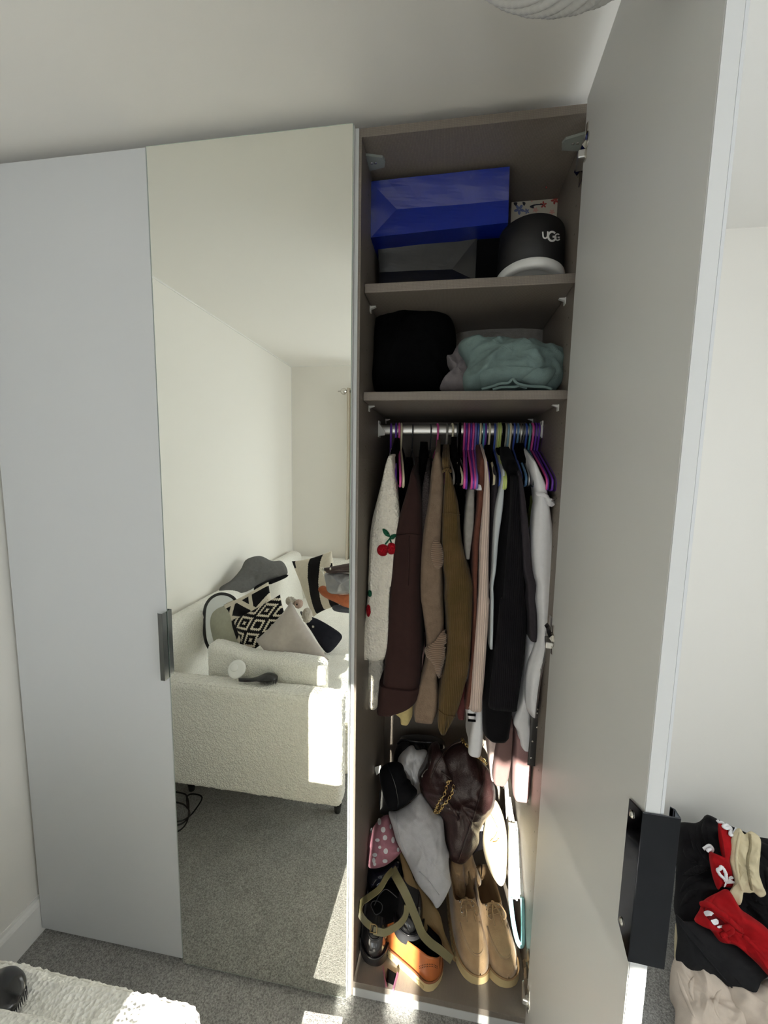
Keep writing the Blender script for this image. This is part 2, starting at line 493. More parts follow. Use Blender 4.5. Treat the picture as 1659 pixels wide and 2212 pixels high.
# ================================================================== wardrobe
WD = thing('wardrobe', 'tall white wardrobe with mirror door and one door standing open, beside the left wall', 'wardrobe', (0.27, 0.3, 0))
CF, CB = 0.018, 0.590                  # carcass front and back
IL, IR = 0.547, 1.056                  # inside of the open bay
ZT, ZB = 2.362, 0.047
box('side_panel', -0.530, -0.511, CF, CB, 0, ZT, M_LACQ, WD, 0.001)
sp = box('side_panel', 0.5285, IL, CF + 0.001, CB, 0, ZT, M_GREIGE, WD, 0.0)
box('edge_band', 0.5283, IL - 0.0062, CF - 0.001, CF + 0.001, 0, ZT, M_EDGE, sp)
sp = box('side_panel', IR, 1.075, CF + 0.001, CB, 0, ZT, M_GREIGE, WD, 0.0)
box('edge_band', IR + 0.001, 1.0752, CF - 0.001, CF + 0.001, 0, ZT, M_EDGE, sp)
box('side_cover', 1.0752, 1.0772, CF, CB, 0, ZT, M_LACQ, sp)
box('top_panel', -0.511, 0.5285, CF, CB, ZT - 0.019, ZT, M_LACQ, WD)
box('top_panel', IL, IR, CF, CB, ZT - 0.019, ZT, M_GREIGE, WD, 0.0012)
box('base_panel', -0.511, 0.5285, CF, CB, ZB - 0.019, ZB, M_GREIGE, WD)
box('base_panel', IL, IR, CF, CB, ZB - 0.019, ZB, M_GREIGE, WD, 0.0012)
box('plinth', -0.511, 0.5285, CF + 0.002, CF + 0.018, 0, ZB - 0.019, M_LACQ, WD)
box('plinth', IL, IR, CF - 0.0005, CF + 0.016, 0, ZB - 0.0195, M_EDGE, WD)
box('back_panel', -0.511, 0.5285, CB - 0.006, CB, ZB, ZT - 0.019, M_GREIGE, WD)
box('back_panel', IL, IR, CB - 0.006, CB, ZB, ZT - 0.019, M_GREIGE, WD)
SH1, SH2 = 2.038, 1.771                # shelf tops
SHF = 0.062
def clip(x, y, z, s, parent):
    bm = bmesh.new()                   # triangular shelf clip, thin plate and wedge
    bm_box(bm, x, x + s * 0.002, y - 0.008, y + 0.008, z - 0.016, z, 0)
    vs = [bm.verts.new(v) for v in ((x, y - 0.005, z), (x + s * 0.016, y - 0.005, z), (x + s * 0.016, y - 0.005, z - 0.002), (x + s * 0.002, y - 0.005, z - 0.007),
                                    (x, y + 0.005, z), (x + s * 0.016, y + 0.005, z), (x + s * 0.016, y + 0.005, z - 0.002), (x + s * 0.002, y + 0.005, z - 0.007))]
    for f in ((0, 1, 2, 3), (7, 6, 5, 4), (0, 4, 5, 1), (1, 5, 6, 2), (2, 6, 7, 3)): bm.faces.new([vs[i] for i in f])
    bmesh.ops.recalc_face_normals(bm, faces=bm.faces)
    return frombm('shelf_clip', bm, M_WPLAST, parent)
for zt in (SH1, SH2):
    s_ = box('shelf', IL + 0.001, IR - 0.001, SHF, CB - 0.008, zt - 0.0225, zt, M_GREIGE, WD, 0.0025)
    for y in (0.150, 0.47):
        clip(IL, y, zt - 0.0228, 1, s_); clip(IR, y, zt - 0.0228, -1, s_)
# drilled rows of shelf holes
bm = bmesh.new()
for xx, s in ((IL, 1), (IR, -1)):
    for yy in (0.105, 0.47):
        z = 0.16
        while z < 2.30:
            if min(abs(z - a) for a in (2.02, 1.755)) > 0.03:
                c = [bm.verts.new((xx + s * 0.0006, yy + 0.0025 * math.cos(k * PI / 3), z + 0.0025 * math.sin(k * PI / 3))) for k in range(6)]
                bm.faces.new(c if s > 0 else c[::-1])
            z += 0.064
ho = frombm('shelf_holes', bm, mat('hole_dark', (0.05, 0.045, 0.04), 0.7), WD); ho['kind'] = 'stuff'
# corner plates under the top
for x0, s in ((IL, 1), (IR, -1)):
    bm = bmesh.new(); z = ZT - 0.0195
    pts = [(0, 0.066), (0.040, 0.078), (0.045, 0.090), (0.040, 0.110), (0.0, 0.118)]
    a = [bm.verts.new((x0 + s * px, py, z)) for px, py in pts]; b = [bm.verts.new((x0 + s * px, py, z - 0.006)) for px, py in pts]
    bm.faces.new(a); bm.faces.new(b)
    for i in range(5): bm.faces.new((a[i], a[(i + 1) % 5], b[(i + 1) % 5], b[i]))
    bmesh.ops.recalc_face_normals(bm, faces=bm.faces)
    cp = frombm('corner_plate', bm, M_CLEAR, WD)
    for q in (0.010, 0.020):
        lathe('screw', [(0.0001, -0.0010), (0.0035, -0.0010), (0.0035, 0.0)], (x0 + s * q, 0.092, z - 0.006), M_STEEL, cp, n=12)
# clothes rail
rv = []
RY, RZ = 0.325, 1.697
ring = [(0.0085 * math.copysign(abs(math.cos(a)) ** 0.9, math.cos(a)), 0.0155 * math.copysign(abs(math.sin(a)) ** 0.8, math.sin(a))) for a in [2 * PI * k / 24 for k in range(24)]]
V = [Vector((x, RY + u, RZ + v)) for x in (IL + 0.002, IR - 0.002) for u, v in ring]
F = [(k, 24 + k, 24 + (k + 1) % 24, (k + 1) % 24) for k in range(24)]
rail = mesh('clothes_rail', V, F, M_RAIL, WD)
for x0, s in ((IL, 1), (IR, -1)):
    bm = bmesh.new()
    bm_box(bm, x0, x0 + s * 0.003, RY - 0.016, RY + 0.016, RZ - 0.024, RZ + 0.028)
    vs = [bm.verts.new((x0 + s * dx, RY + dy, RZ + dz)) for dy in (-0.014, -0.0105) for dx, dz in ((0.003, 0.018), (0.022, -0.006), (0.022, -0.018), (0.003, -0.020))]
    for f in ((0, 1, 2, 3), (7, 6, 5, 4), (0, 4, 5, 1), (1, 5, 6, 2), (2, 6, 7, 3)): bm.faces.new([vs[i] for i in f])
    bmesh.ops.recalc_face_normals(bm, faces=bm.faces)
    frombm('rail_bracket', bm, M_WPLAST, rail)

# ---- doors
M_HGREY = mat('chrome_grey_reflection', (0.19, 0.20, 0.205), 0.12, 1.0)  # same chrome, base colour greyed for the paler room it reflects
def handle_profile(name, parent, origin, ex, ey, z0, z1, hm=None):
    """bent chrome strip gripping a door edge: inner flange, edge face, front lip. ex = along the door toward the hinge, ey = toward the front of the door"""
    t = 0.0018
    ex = Vector(ex); ey = Vector(ey); o = Vector(origin)
    # path in the (ex, ey) plane, starting at the inner flange
    P = [(0.034, -0.0015), (-0.0015, -0.0015), (-0.0015, 0.0365), (0.010, 0.0365), (0.0125, 0.033)]
    out = []
    for i, (a, b) in enumerate(P): out.append(o + ex * a + ey * b)
    inn = [o + ex * a + ey * b for a, b in ((0.034, -0.0015 - t), (-0.0015 - t, -0.0015 - t), (-0.0015 - t, 0.0365 + t), (0.0105, 0.0365 + t), (0.0140, 0.0340))]
    V = []; n = len(P)
    for z in (z0, z1):
        cut = 0.014 if z == z0 else -0.014
        for k, p in enumerate(out): V.append(Vector((p.x, p.y, z + (cut if k == 0 else 0))))
        for k, p in enumerate(inn): V.append(Vector((p.x, p.y, z + (cut if k == 0 else 0))))
    F = []
    m = 2 * n
    for i in range(n - 1):
        F.append((i, i + 1, m + i + 1, m + i)); F.append((n + i, m + n + i, m + n + i + 1, n + i + 1))
        F.append((i, n + i, n + i + 1, i + 1)); F.append((m + i, m + i + 1, m + n + i + 1, m + n + i))
    F.append((0, m, m + n, n)); F.append((n - 1, 2 * n - 1, m + 2 * n - 1, m + n - 1))
    h = mesh(name, V, F, hm or M_CHROME, parent, smooth=False)
    bm = bmesh.new(); bm.from_mesh(h.data); bmesh.ops.recalc_face_normals(bm, faces=bm.faces); bm.to_mesh(h.data); bm.free()
    bv_m = h.modifiers.new('bend', 'BEVEL'); bv_m.width = 0.0010; bv_m.segments = 2; bv_m.limit_method = 'ANGLE'
    for z in (z0 + 0.026, z1 - 0.026):
        lathe('screw', [(0.0001, 0.0028), (0.0025, 0.0026), (0.0048, 0.0010), (0.0048, 0.0)], o + ex * 0.022 - ey * (0.0015 + t) + Vector((0, 0, z)), M_NICKEL, h, n=16, mtx=rot_to(-ey))
    return h
DZ0, DZ1 = 0.020, 2.362
ld = box('left_door', -0.519, -0.0025, 0.003, 0.016, DZ0, DZ1, M_LACQ, WD, 0.0015)
handle_profile('door_handle', ld, (-0.0025, 0.018, 0), (-1, 0, 0), (0, -1, 0), 0.962, 1.160, M_HGREY)
md = box('mirror_door', 0.0015, 0.532, 0.0045, 0.0165, 0.014, DZ1 - 0.001, M_EDGE, WD, 0.001)
mg = box('mirror_glass', 0.0018, 0.5305, 0.0, 0.0044, 0.0105, DZ1 - 0.001, M_GLASSEDGE, md)
bm = bmesh.new()
fv = [bm.verts.new(v) for v in ((0.0026, -0.0002, 0.0118), (0.5297, -0.0002, 0.0118), (0.5297, -0.0002, DZ1 - 0.0022), (0.0026, -0.0002, DZ1 - 0.0022))]
bm.faces.new(fv)
frombm('mirror_silvering', bm, M_MIRROR, md)
# the open door swings out about its right side and stands at a right angle
HX, HY = 1.038, 0.006
NX, NY = 1.0195, -0.508
ed = Vector((NX - HX, NY - HY, 0)); dl = ed.length; ed.normalize()      # hinge -> free edge
en = Vector((-ed.y, ed.x, 0)); en = en if en.x > 0 else -en              # toward the front face (right)
bm = bmesh.new()
for z in (DZ0, DZ1):
    for a, b in ((0, 0), (dl, 0), (dl, 0.0195), (0, 0.0195)):
        p = Vector((HX, HY, 0)) + ed * a + en * b; bm.verts.new((p.x, p.y, z))
bm.verts.ensure_lookup_table(); v = bm.verts
for f in ((0, 1, 2, 3), (7, 6, 5, 4), (0, 4, 5, 1), (1, 5, 6, 2), (2, 6, 7, 3), (3, 7, 4, 0)): bm.faces.new([v[i] for i in f])
bmesh.ops.recalc_face_normals(bm, faces=bm.faces)
bmesh.ops.bevel(bm, geom=bm.edges[:], offset=0.0012, segments=2, affect='EDGES')
od = frombm('open_door', bm, M_DOORIN, WD)
# front skin and edge band
def door_slab(name, a0, a1, b0, b1, z0, z1, m):
    bm = bmesh.new()
    for z in (z0, z1):
        for a, b in ((a0, b0), (a1, b0), (a1, b1), (a0, b1)):
            p = Vector((HX, HY, 0)) + ed * a + en * b; bm.verts.new((p.x, p.y, z))
    bm.verts.ensure_lookup_table(); v = bm.verts
    for f in ((0, 1, 2, 3), (7, 6, 5, 4), (0, 4, 5, 1), (1, 5, 6, 2), (2, 6, 7, 3), (3, 7, 4, 0)): bm.faces.new([v[i] for i in f])
    bmesh.ops.recalc_face_normals(bm, faces=bm.faces)
    return frombm(name, bm, m, od)
door_slab('edge_band', dl, dl + 0.0009, 0.0006, 0.0165, DZ0, DZ1, M_EDGE)
door_slab('front_panel', 0, dl + 0.0006, 0.0172, 0.0205, DZ0, DZ1, M_LACQ)
fe = Vector((HX, HY, 0)) + ed * dl
handle_profile('door_handle', od, (fe.x, fe.y, 0), -ed, en, 0.965, 1.172)
def hinge(z, up):
    """concealed hinge: plate on the side panel, arm, link and cup on the door"""
    bm = bmesh.new()
    bm_box(bm, IR - 0.004, IR, 0.03, 0.085, z - 0.026, z + 0.026, 0.001)
    h = frombm('hinge', bm, M_NICKEL, od)
    A = Vector((IR - 0.012, 0.052, z)); B = Vector((HX - 0.004, -0.004, z))
    V, F = tube_data([A + Vector((0, 0.02, 0)), A, A.lerp(B, 0.45), B + Vector((0.002, -0.006, 0))], 0.0085, 4, flat=0.007, up=(0, 0, 1))
    mesh('hinge_arm', V, F, M_NICKEL, h, smooth=False)
    c = Vector((HX, HY, 0)) + ed * 0.022 - en * 0.0005
    lathe('hinge_cup', [(0.0001, -0.002), (0.012, -0.002), (0.0165, 0.0005), (0.0175, 0.0018), (0.0175, 0.0), (0.0001, 0.0)], (c.x, c.y, z), M_NICKEL, h, n=24, mtx=rot_to(-en))
    for zz in (z - 0.026, z + 0.026):
        bm = bmesh.new()
        q = c - en * 0.001
        V, F = tube_data([Vector((q.x, q.y, zz - 0.009)), Vector((q.x, q.y, zz + 0.009))], 0.007, 10, flat=0.0018, up=(0, -1, 0))
        off = len(bm.verts); vv = [bm.verts.new(x) for x in V]
        for f in F: bm.faces.new([vv[i] for i in f])
        frombm('hinge_flange', bm, M_NICKEL, h)
    # soft-close damper block hanging off the arm
    q = A.lerp(B, 0.55)
    bm = bmesh.new(); vs = bm_box(bm, -0.009, 0.009, -0.022, 0.022, -0.0085, 0.0085, 0.003)
    ang = math.atan2(-(B - A).x, (B - A).y)
    for vtx in bm.verts: vtx.co = Matrix.Rotation(ang, 3, 'Z') @ Vector(vtx.co) + q + Vector((-0.004, -0.012, -0.018))
    frombm('hinge_damper', bm, M_STEEL, h)
for z in (2.262, 1.172, 0.160): hinge(z, 1)

# ================================================================== curtain and rod (right of the corner, seen at the mirror's edge; the second curtain is added out of view)
M_CURT = mat('beige_curtain', (0.52, 0.46, 0.37), 0.9, bump=('weave', 300, 0.1), sheen=0.2)
rod = thing('curtain_rod', 'metal curtain rod with round finial above the window, its end in the mirror', 'curtain rod', (0.6, -2.22, 2.17))
tube('pole', [(-0.045, -2.225, 2.17), (1.30, -2.225, 2.17)], 0.0095, M_STEEL, rod, seg=16)
lathe('finial', [(0.0001, 0.050), (0.004, 0.049), (0.005, 0.030), (0.010, 0.026), (0.019, 0.020), (0.026, 0.008), (0.027, -0.002), (0.022, -0.014), (0.012, -0.020), (0.010, -0.026)], (-0.062, -2.225, 2.17), M_NICKEL, rod, n=28, mtx=rot_to((-1, 0, 0)))
for x in (0.10, 1.2):
    tube('bracket', [(x, -2.225, 2.158), (x, -2.25, 2.155), (x, -2.297, 2.155)], 0.006, M_STEEL, rod)
def curtain(x0, x1, label, hem=None, waves=5):
    """hem(x) gives the cloth's vertical runs (bottom, top) at x"""
    nx, nz = 110, 24; V = []; F = []; prev = []
    for i in range(nx + 1):
        x = x0 + (x1 - x0) * i / nx
        runs = hem(x) if hem else [(0.775, 2.195)]
        cur = []
        for zb_, zt_ in runs:
            col = []
            for j in range(nz + 1):
                t = j / nz; z = zb_ + (zt_ - zb_) * t
                y = -2.225 + 0.022 * math.sin(2 * PI * waves * i / nx + 0.5 * math.sin(z * 3)) * (1.0 - 0.35 * (z - 0.775) / 1.42)
                col.append(len(V)); V.append(Vector((x, y, z)))
            cur.append((runs, col))
        if prev:
            for k in range(min(len(prev), len(cur))):
                p_, c_ = prev[k][1], cur[k][1]
                for j in range(nz): F.append((p_[j], c_[j], c_[j + 1], p_[j + 1]))
        prev = cur
    o = mesh('curtain', V, F, M_CURT)
    s = o.modifiers.new('cloth', 'SOLIDIFY'); s.thickness = 0.003
    return tag(o, label, 'curtain', 'window curtains')
def drawn(x):  # openings shaped to let through chosen strips of sun
    if 0.553 < x < 0.633: return [(0.985, 2.195)]
    if x <= 0.830: return [(0.775, 2.195)]
    return [(1.56, 2.195), (0.775, max(0.80, 1.22 - 2.8 * (x - 0.830)))]
curtain(-0.035, 0.125, 'beige curtain gathered beside the corner, its edge showing at the mirror side', waves=4)
curtain(0.444, 1.06, 'added beige curtain out of view, cut to shape the sun strips', hem=drawn, waves=10)

# ================================================================== sofa along the left wall
SF = thing('sofa', 'cream boucle sofa along the left wall, its arm end facing the mirror', 'sofa', (-0.05, -1.35, 0))
AT = 0.664
arm = rbox('arm', -0.525, 0.392, -0.545, -0.452, 0.185, AT, 0.028, M_BOUC, SF, 0.0042)
displace(arm, 0.0085, 0.008); displace(arm, 0.05, 0.006)
far = rbox('arm', -0.525, 0.392, -2.27, -2.18, 0.185, 0.80, 0.03, M_BOUC, SF, 0.016); displace(far, 0.010, 0.006)
tube('seam', [(-0.50 + 0.86 * k / 40, -0.4625 + 0.0006 * math.sin(k), AT - 0.008 + 0.001 * math.sin(k * 1.7)) for k in range(41)], 0.0022, mat('boucle_seam', (0.66, 0.64, 0.58), 0.9), arm, seg=6)
bk = rbox('back', -0.528, -0.40, -2.2, -0.54, 0.19, 0.862, 0.055, M_BOUC, SF, 0.012,
          fn=lambda p, h: Vector((p.x + 0.06 * max(0, -p.z / h.z) , p.y, p.z))); displace(bk, 0.010, 0.007)
st = rbox('seat', -0.42, 0.42, -2.19, -0.545, 0.24, 0.455, 0.05, M_BOUC, SF, 0.012); displace(st, 0.010, 0.007); displace(st, 0.12, 0.02)
rbox('frame', -0.50, 0.36, -2.2, -0.5, 0.17, 0.26, 0.01, M_BOUC, SF, 0.05)
for x in (-0.40, 0.33):
    for y in (-0.635, -2.10):
        lathe('leg', [(0.014, 0.0), (0.019, 0.04), (0.022, 0.185)], (x, y, 0.0), M_BLACKP, SF, n=20)
# box cushion standing against the arm
bc = rbox('arm_cushion', -0.262, 0.290, -0.655, -0.560, 0.43, 0.765, 0.034, M_BOUC, None, 0.007,
          fn=lambda p, h: Vector((p.x, p.y + 0.010 * math.sin(p.x * 7), p.z - 0.018 * (p.x / h.x) - 0.02 * math.exp(-((p.x + 0.05) / 0.12) ** 2) * (p.z > 0))))
displace(bc, 0.010, 0.007)
tag(bc, 'cream boucle box cushion standing upright just behind the near sofa arm', 'cushion', 'cushions on the sofa')

# throw hanging over the seat front
V = []; F = []; nx, nz = 30, 40
for i in range(nx + 1):
    y = -0.56 - 0.62 * i / nx
    for j in range(nz + 1):
        t = j / nz
        if t < 0.45: x, z = 0.10 + 0.335 * t / 0.45, 0.478 + 0.004 * math.sin(9 * t + i)
        else:
            s = (t - 0.45) / 0.55; x = 0.437 + 0.008 * math.sin(i * 0.9) * s; z = 0.474 - s * (0.26 + 0.03 * math.sin(i * 0.5))
        V.append(Vector((x, y, z)))
for i in range(nx):
    for j in range(nz):
        a = i * (nz + 1) + j; F.append((a, a + 1, a + nz + 2, a + nz + 1))
tw = mesh('sofa_throw', V, F, M_BOUC)
s_ = tw.modifiers.new('cloth', 'SOLIDIFY'); s_.thickness = 0.012
tag(tw, 'pale fleecy throw hanging down over the front edge of the sofa seat', 'throw')

# ---- cushions as pinched pillows with printed faces
def zx(p): return 340 + p[0] / 3.7705, 1150 + p[1] / 3.7714        # picking from an enlarged crop of the mirror
def pillow(name, corners, ys, thick, mats, pattern, label, n=36, wr=0.006, seed=1, ax='y', piping=None):
    """corners: TL, TR, BR, BL as seen; ys: depth of each corner"""
    P = [atm(*zx(c), ax, y) for c, y in zip(corners, ys)]
    nrm = ((P[1] - P[0]).cross(P[3] - P[0])).normalized()
    mid = sum(P, Vector()) / 4
    o_, d_ = ray(*zx(corners[0]), 'm')
    if nrm.dot(d_) > 0: nrm = -nrm
    V = []; F = []; MI = []
    def pt(u, v, s):
        uu, vv = u * 2 - 1, v * 2 - 1
        # sides bow inward a little between the pinched corners
        bu = uu * (1 - 0.07 * (1 - vv * vv)); bv = vv * (1 - 0.07 * (1 - uu * uu))
        a, b = (bu + 1) / 2, (bv + 1) / 2
        q = P[0] * (1 - a) * (1 - b) + P[1] * a * (1 - b) + P[2] * a * b + P[3] * (1 - a) * b
        pr = ((1 - uu * uu) * (1 - vv * vv)) ** 0.42
        return q + nrm * s * (thick * pr + wr * pr * ridge(q, 9, seed + s))
    idx = {}
    for s in (1, -1):
        for i in range(n + 1):
            for j in range(n + 1):
                e = i in (0, n) or j in (0, n)
                k = (0 if e else s, i, j)
                if k not in idx:
                    idx[k] = len(V); V.append(pt(i / n, j / n, s))
        g = lambda i, j: idx[(0 if i in (0, n) or j in (0, n) else s, i, j)]
        for i in range(n):
            for j in range(n):
                f = (g(i, j), g(i + 1, j), g(i + 1, j + 1), g(i, j + 1))
                F.append(f if s > 0 else f[::-1])
                MI.append(pattern((i + 0.5) / n, (j + 0.5) / n) if s > 0 else len(mats) - 1 if len(mats) > 2 else 0)
    o = mesh(name, V, F, mats, midx=MI)
    bm = bmesh.new(); bm.from_mesh(o.data); bmesh.ops.recalc_face_normals(bm, faces=bm.faces); bm.to_mesh(o.data); bm.free()
    return tag(o, label, 'cushion', 'cushions on the sofa')
M_CREAM = cloth('cream_cotton', (252, 242, 222), 'weave', 500, 0.2, 0.9)
M_INK = cloth('black_cotton', (28, 27, 30), 'weave', 500, 0.2, 0.8)
M_SAGE = cloth('sage_cotton', (202, 202, 184), 'weave', 500, 0.15, 0.9)
M_VELV = cloth('mauve_velvet', (206, 196, 190), 'noise', 500, 0.1, 0.9, sheen=0.5)
# aztec print: stepped diamonds
def aztec(u, v):
    q = 30
    a = math.floor(u * q); b = math.floor(v * q)
    cx, cy_ = (a % 15) - 7, (b % 15) - 7
    d = abs(cx) + abs(cy_)
    if d <= 1: return 0
    if d <= 4: return 1
    if d <= 6: return 0
    if d <= 9: return 1
    if d >= 12: return 1
    return 0
def tri(u, v):
    # black field crossed by cream bands
    for (a, b, c, wd) in ((1, 0.55, 0.28, 0.045), (1, -0.75, 0.28, 0.045), (0.62, 1, 0.98, 0.05), (0.0, 1, 0.06, 0.05), (1, 0, 0.62, 0.04), (1, 1.3, 1.62, 0.05), (0.9, -1.2, -0.35, 0.05)):
        if abs(a * u + b * v - c) / math.hypot(a, b) < wd: return 0
    return 1
def stripes(u, v):
    t = u + 0.30 * v
    if u < 0.10 and v < 0.14: return 1
    if 0.50 < t < 0.82: return 1
    if t > 1.06: return 1
    return 0
pillow('cushion', [(1095, 235), (1420, 150), (1480, 600), (1270, 690)], [-1.72, -1.62, -1.45, -1.58], 0.055, [M_CREAM, M_INK], stripes,
       'cream cushion with broad black diagonal bands, at the far end of the sofa', seed=3, n=80)
pillow('cushion', [(420, 625), (640, 560), (700, 960), (490, 960)], [-0.86, -0.80, -0.72, -0.76], 0.045, [M_SAGE, M_SAGE], lambda u, v: 0,
       'plain sage grey cushion squeezed between the small mirror and the patterned cushions', seed=4)
pillow('cushion', [(540, 590), (905, 400), (980, 700), (640, 960)], [-0.80, -0.85, -0.78, -0.725], 0.038, [M_CREAM, M_INK], tri,
       'black cushion crossed by cream lines in triangles, behind the stepped one', n=90, seed=5)
pillow('cushion', [(612, 712), (1000, 505), (1085, 760), (720, 1010)], [-0.735, -0.745, -0.70, -0.685], 0.035, [M_CREAM, M_INK], aztec,
       'cream cushion with black stepped diamond print, leaning behind the mauve one', n=90, seed=6)
pillow('cushion', [(1090, 560), (1400, 1040), (1050, 1190), (795, 880)], [-0.70, -0.68, -0.672, -0.672], 0.04, [M_VELV, M_VELV], lambda u, v: 0,
       'plain mauve grey velvet cushion standing on its corner, nearest the mirror door', seed=7, wr=0.01)

def soft(name, label, cat, outline, p0, nrm, thick, m, view='m', group=None, crop=None, **k):
    pts = [crop(q) for q in outline] if crop else outline
    o = puff(name, pts, p0, nrm, thick, m, None, view, **k)
    return tag(o, label, cat, group)
# grey tee draped over the sofa back
M_GREYT = cloth('grey_marl', (118, 117, 116), 'noise', 500, 0.2, 0.85)
soft('grey_tshirt', 'grey t-shirt thrown over the top of the sofa back against the wall', 't-shirt',
     [(720, 225), (800, 195), (860, 200), (930, 235), (1020, 240), (1055, 345), (900, 395), (810, 440), (700, 490), (530, 500), (510, 450), (600, 390), (680, 300)],
     (-0.40, -1.25, 0.88), (0.75, 0.35, 0.55), 0.026, M_GREYT, crop=zx, wr=0.012, ws=12, seed=11, back=0.03)
soft('folded_jumper', 'black garment edge peeping out under the grey t-shirt on the sofa back', 'jumper',
     [(800, 440), (900, 395), (1050, 345), (1055, 365), (930, 420), (905, 415), (830, 440), (790, 470)],
     (-0.385, -1.2, 0.85), (0.75, 0.35, 0.55), 0.015, M_INK, crop=zx, wr=0.005, seed=12)
# small dressing mirror with a thin black rim
mr = thing('tabletop_mirror', 'rounded tabletop mirror with a thin black rim, leaning behind the cushions', 'mirror', (-0.35, -0.78, 0.46))
mo = [(385, 640), (405, 575), (450, 525), (520, 500), (600, 520), (650, 580), (660, 700), (640, 860), (560, 960), (460, 975), (400, 900), (382, 780)]
mp, mn = (-0.36, -0.775, 0.70), Vector((0.30, 0.94, 0.18)).normalized()
MP = catmull([on_plane(*zx(q), mp, mn, 'm') for q in mo], True, 80)
V, F = tube_data(MP, 0.0075, 8, True)
mesh('rim', V, F, M_BLACKP, mr)
mc = sum(MP, Vector()) / len(MP)
V = [p + mn * 0.001 for p in MP] + [mc + mn * 0.001]; nP = len(MP)
gl = mesh('glass', V, [(i, (i + 1) % nP, nP) for i in range(nP)], M_MIRROR, mr, smooth=False)
V = [p - mn * 0.006 for p in MP] + [mc - mn * 0.006]
mesh('backing', V, [(i, (i + 1) % nP, nP) for i in range(nP)], M_BLACKP, mr, smooth=False)
# soft toy
ty = thing('plush_toy', 'small plush toy with a round pinkish head and cream fluffy body behind the velvet cushion', 'toy', atm(642, 1330, 'y', -1.0))
hd = atm(*zx((1150, 582)), 'y', -1.0)
M_PINKP = cloth('toy_plush', (205, 178, 166), 'noise', 250, 0.5)
M_FLUF = cloth('toy_fluff', (226, 218, 206), 'noise', 200, 0.8)
def blob(name, c, r, m, parent, seed=1, amp=0.003, sc=(1, 1, 1)):
    bm = bmesh.new(); bmesh.ops.create_icosphere(bm, subdivisions=4, radius=1)
    for v in bm.verts:
        q = v.co.copy(); v.co = Vector((q.x * r * sc[0], q.y * r * sc[1], q.z * r * sc[2])) + q * amp * ns(q, 4, seed) + Vector(c)
    return frombm(name, bm, m, parent, smooth=True)
he = blob('head', hd, 0.024, M_PINKP, ty, 1, 0.003)
blob('eye', hd + Vector((0.0, 0.023, 0.004)), 0.0038, M_BLACKP, he)
blob('ear', hd + Vector((-0.022, 0.0, 0.016)), 0.010, M_FLUF, ty, 2)
blob('body', atm(*zx((1215, 660)), 'y', -1.0) + Vector((0, -0.01, -0.015)), 0.034, M_FLUF, ty, 3, 0.006, (0.8, 0.8, 1.2))
blob('paw', atm(*zx((1085, 560)), 'y', -1.0), 0.022, M_FLUF, ty, 4, 0.006, (1.2, 0.8, 1.1))
# dark blue trousers folded on the seat
M_NAVY = cloth('navy_cloth', (34, 35, 44), 'noise', 300, 0.2, 0.7)
nv = soft('folded_trousers', 'dark navy trousers dropped on the sofa seat right of the velvet cushion', 'trousers',
     [(1165, 645), (1235, 680), (1330, 720), (1430, 780), (1500, 835), (1490, 885), (1400, 980), (1340, 940), (1250, 800), (1190, 710)],
     (0.02, -1.12, 0.52), (0.25, 0.65, 0.75), 0.022, M_NAVY, crop=zx, wr=0.010, ws=10, seed=13)
decal('button', nv, [zx(q) for q in ((1262, 760), (1276, 762), (1276, 775), (1262, 775))], M_STEEL, nv, 'm', 0.002, n=12, rings=3)
decal('label_patch', nv, [zx(q) for q in ((1172, 650), (1210, 668), (1216, 690), (1178, 668))], cloth('label_grey', (150, 150, 165)), nv, 'm', 0.002, n=16, rings=3, smooth_outline=False)
# far pile: brown leather bag, clear plastic pack, orange top, slate top
M_BRL = mat('dark_brown_leather', lin((42, 24, 24)), 0.46, bump=('voronoi', 260, 0.2), coat=0.05)
M_ORG = cloth('rust_orange_cloth', (186, 108, 74), 'noise', 300, 0.2)
soft('folded_shirt', 'slate blue folded shirt at the bottom of the far sofa pile', 'shirt',
     [(1430, 600), (1500, 590), (1640, 600), (1650, 660), (1500, 652), (1435, 635)], (0.02, -1.38, 0.5), (0.1, 0.9, 0.4), 0.05, cloth('slate_cloth', (84, 88, 98)), crop=zx, seed=14, group='pile of clothes at the far sofa end')
soft('folded_shirt', 'rust orange folded shirt under the plastic pack on the sofa', 'shirt',
     [(1310, 462), (1360, 435), (1440, 500), (1560, 505), (1650, 500), (1650, 620), (1540, 612), (1450, 570), (1350, 520)], (0.02, -1.34, 0.58), (0.1, 0.9, 0.4), 0.05, M_ORG, crop=zx, wr=0.012, seed=15, group='pile of clothes at the far sofa end')
M_WRAP = mat('clear_wrap', (0.20, 0.20, 0.215), 0.16, bump=('noise', 22, 0.9), coat=0.8)
soft('plastic_pack', 'grey garment in shiny clear plastic wrap on the far sofa pile', 'package',
     [(1365, 335), (1450, 322), (1560, 330), (1650, 330), (1650, 510), (1540, 500), (1440, 505), (1385, 480), (1372, 420)], (0.03, -1.33, 0.68), (0.1, 0.95, 0.25), 0.045, M_WRAP, crop=zx, wr=0.012, ws=16, seed=16)
lb = soft('leather_bag', 'dark brown leather pouch with a ring on top of the plastic pack', 'bag',
     [(1345, 295), (1400, 282), (1540, 255), (1650, 240), (1650, 330), (1540, 328), (1400, 335), (1370, 320)], (0.03, -1.32, 0.79), (0.1, 0.95, 0.25), 0.04, M_BRL, crop=zx, wr=0.006, seed=17)
decal('stud', lb, [zx(q) for q in ((1405, 292), (1416, 292), (1416, 305), (1405, 305))], M_NICKEL, lb, 'm', 0.003, n=12, rings=3)
q0 = atm(*zx((1342, 300)), 'y', -1.27)
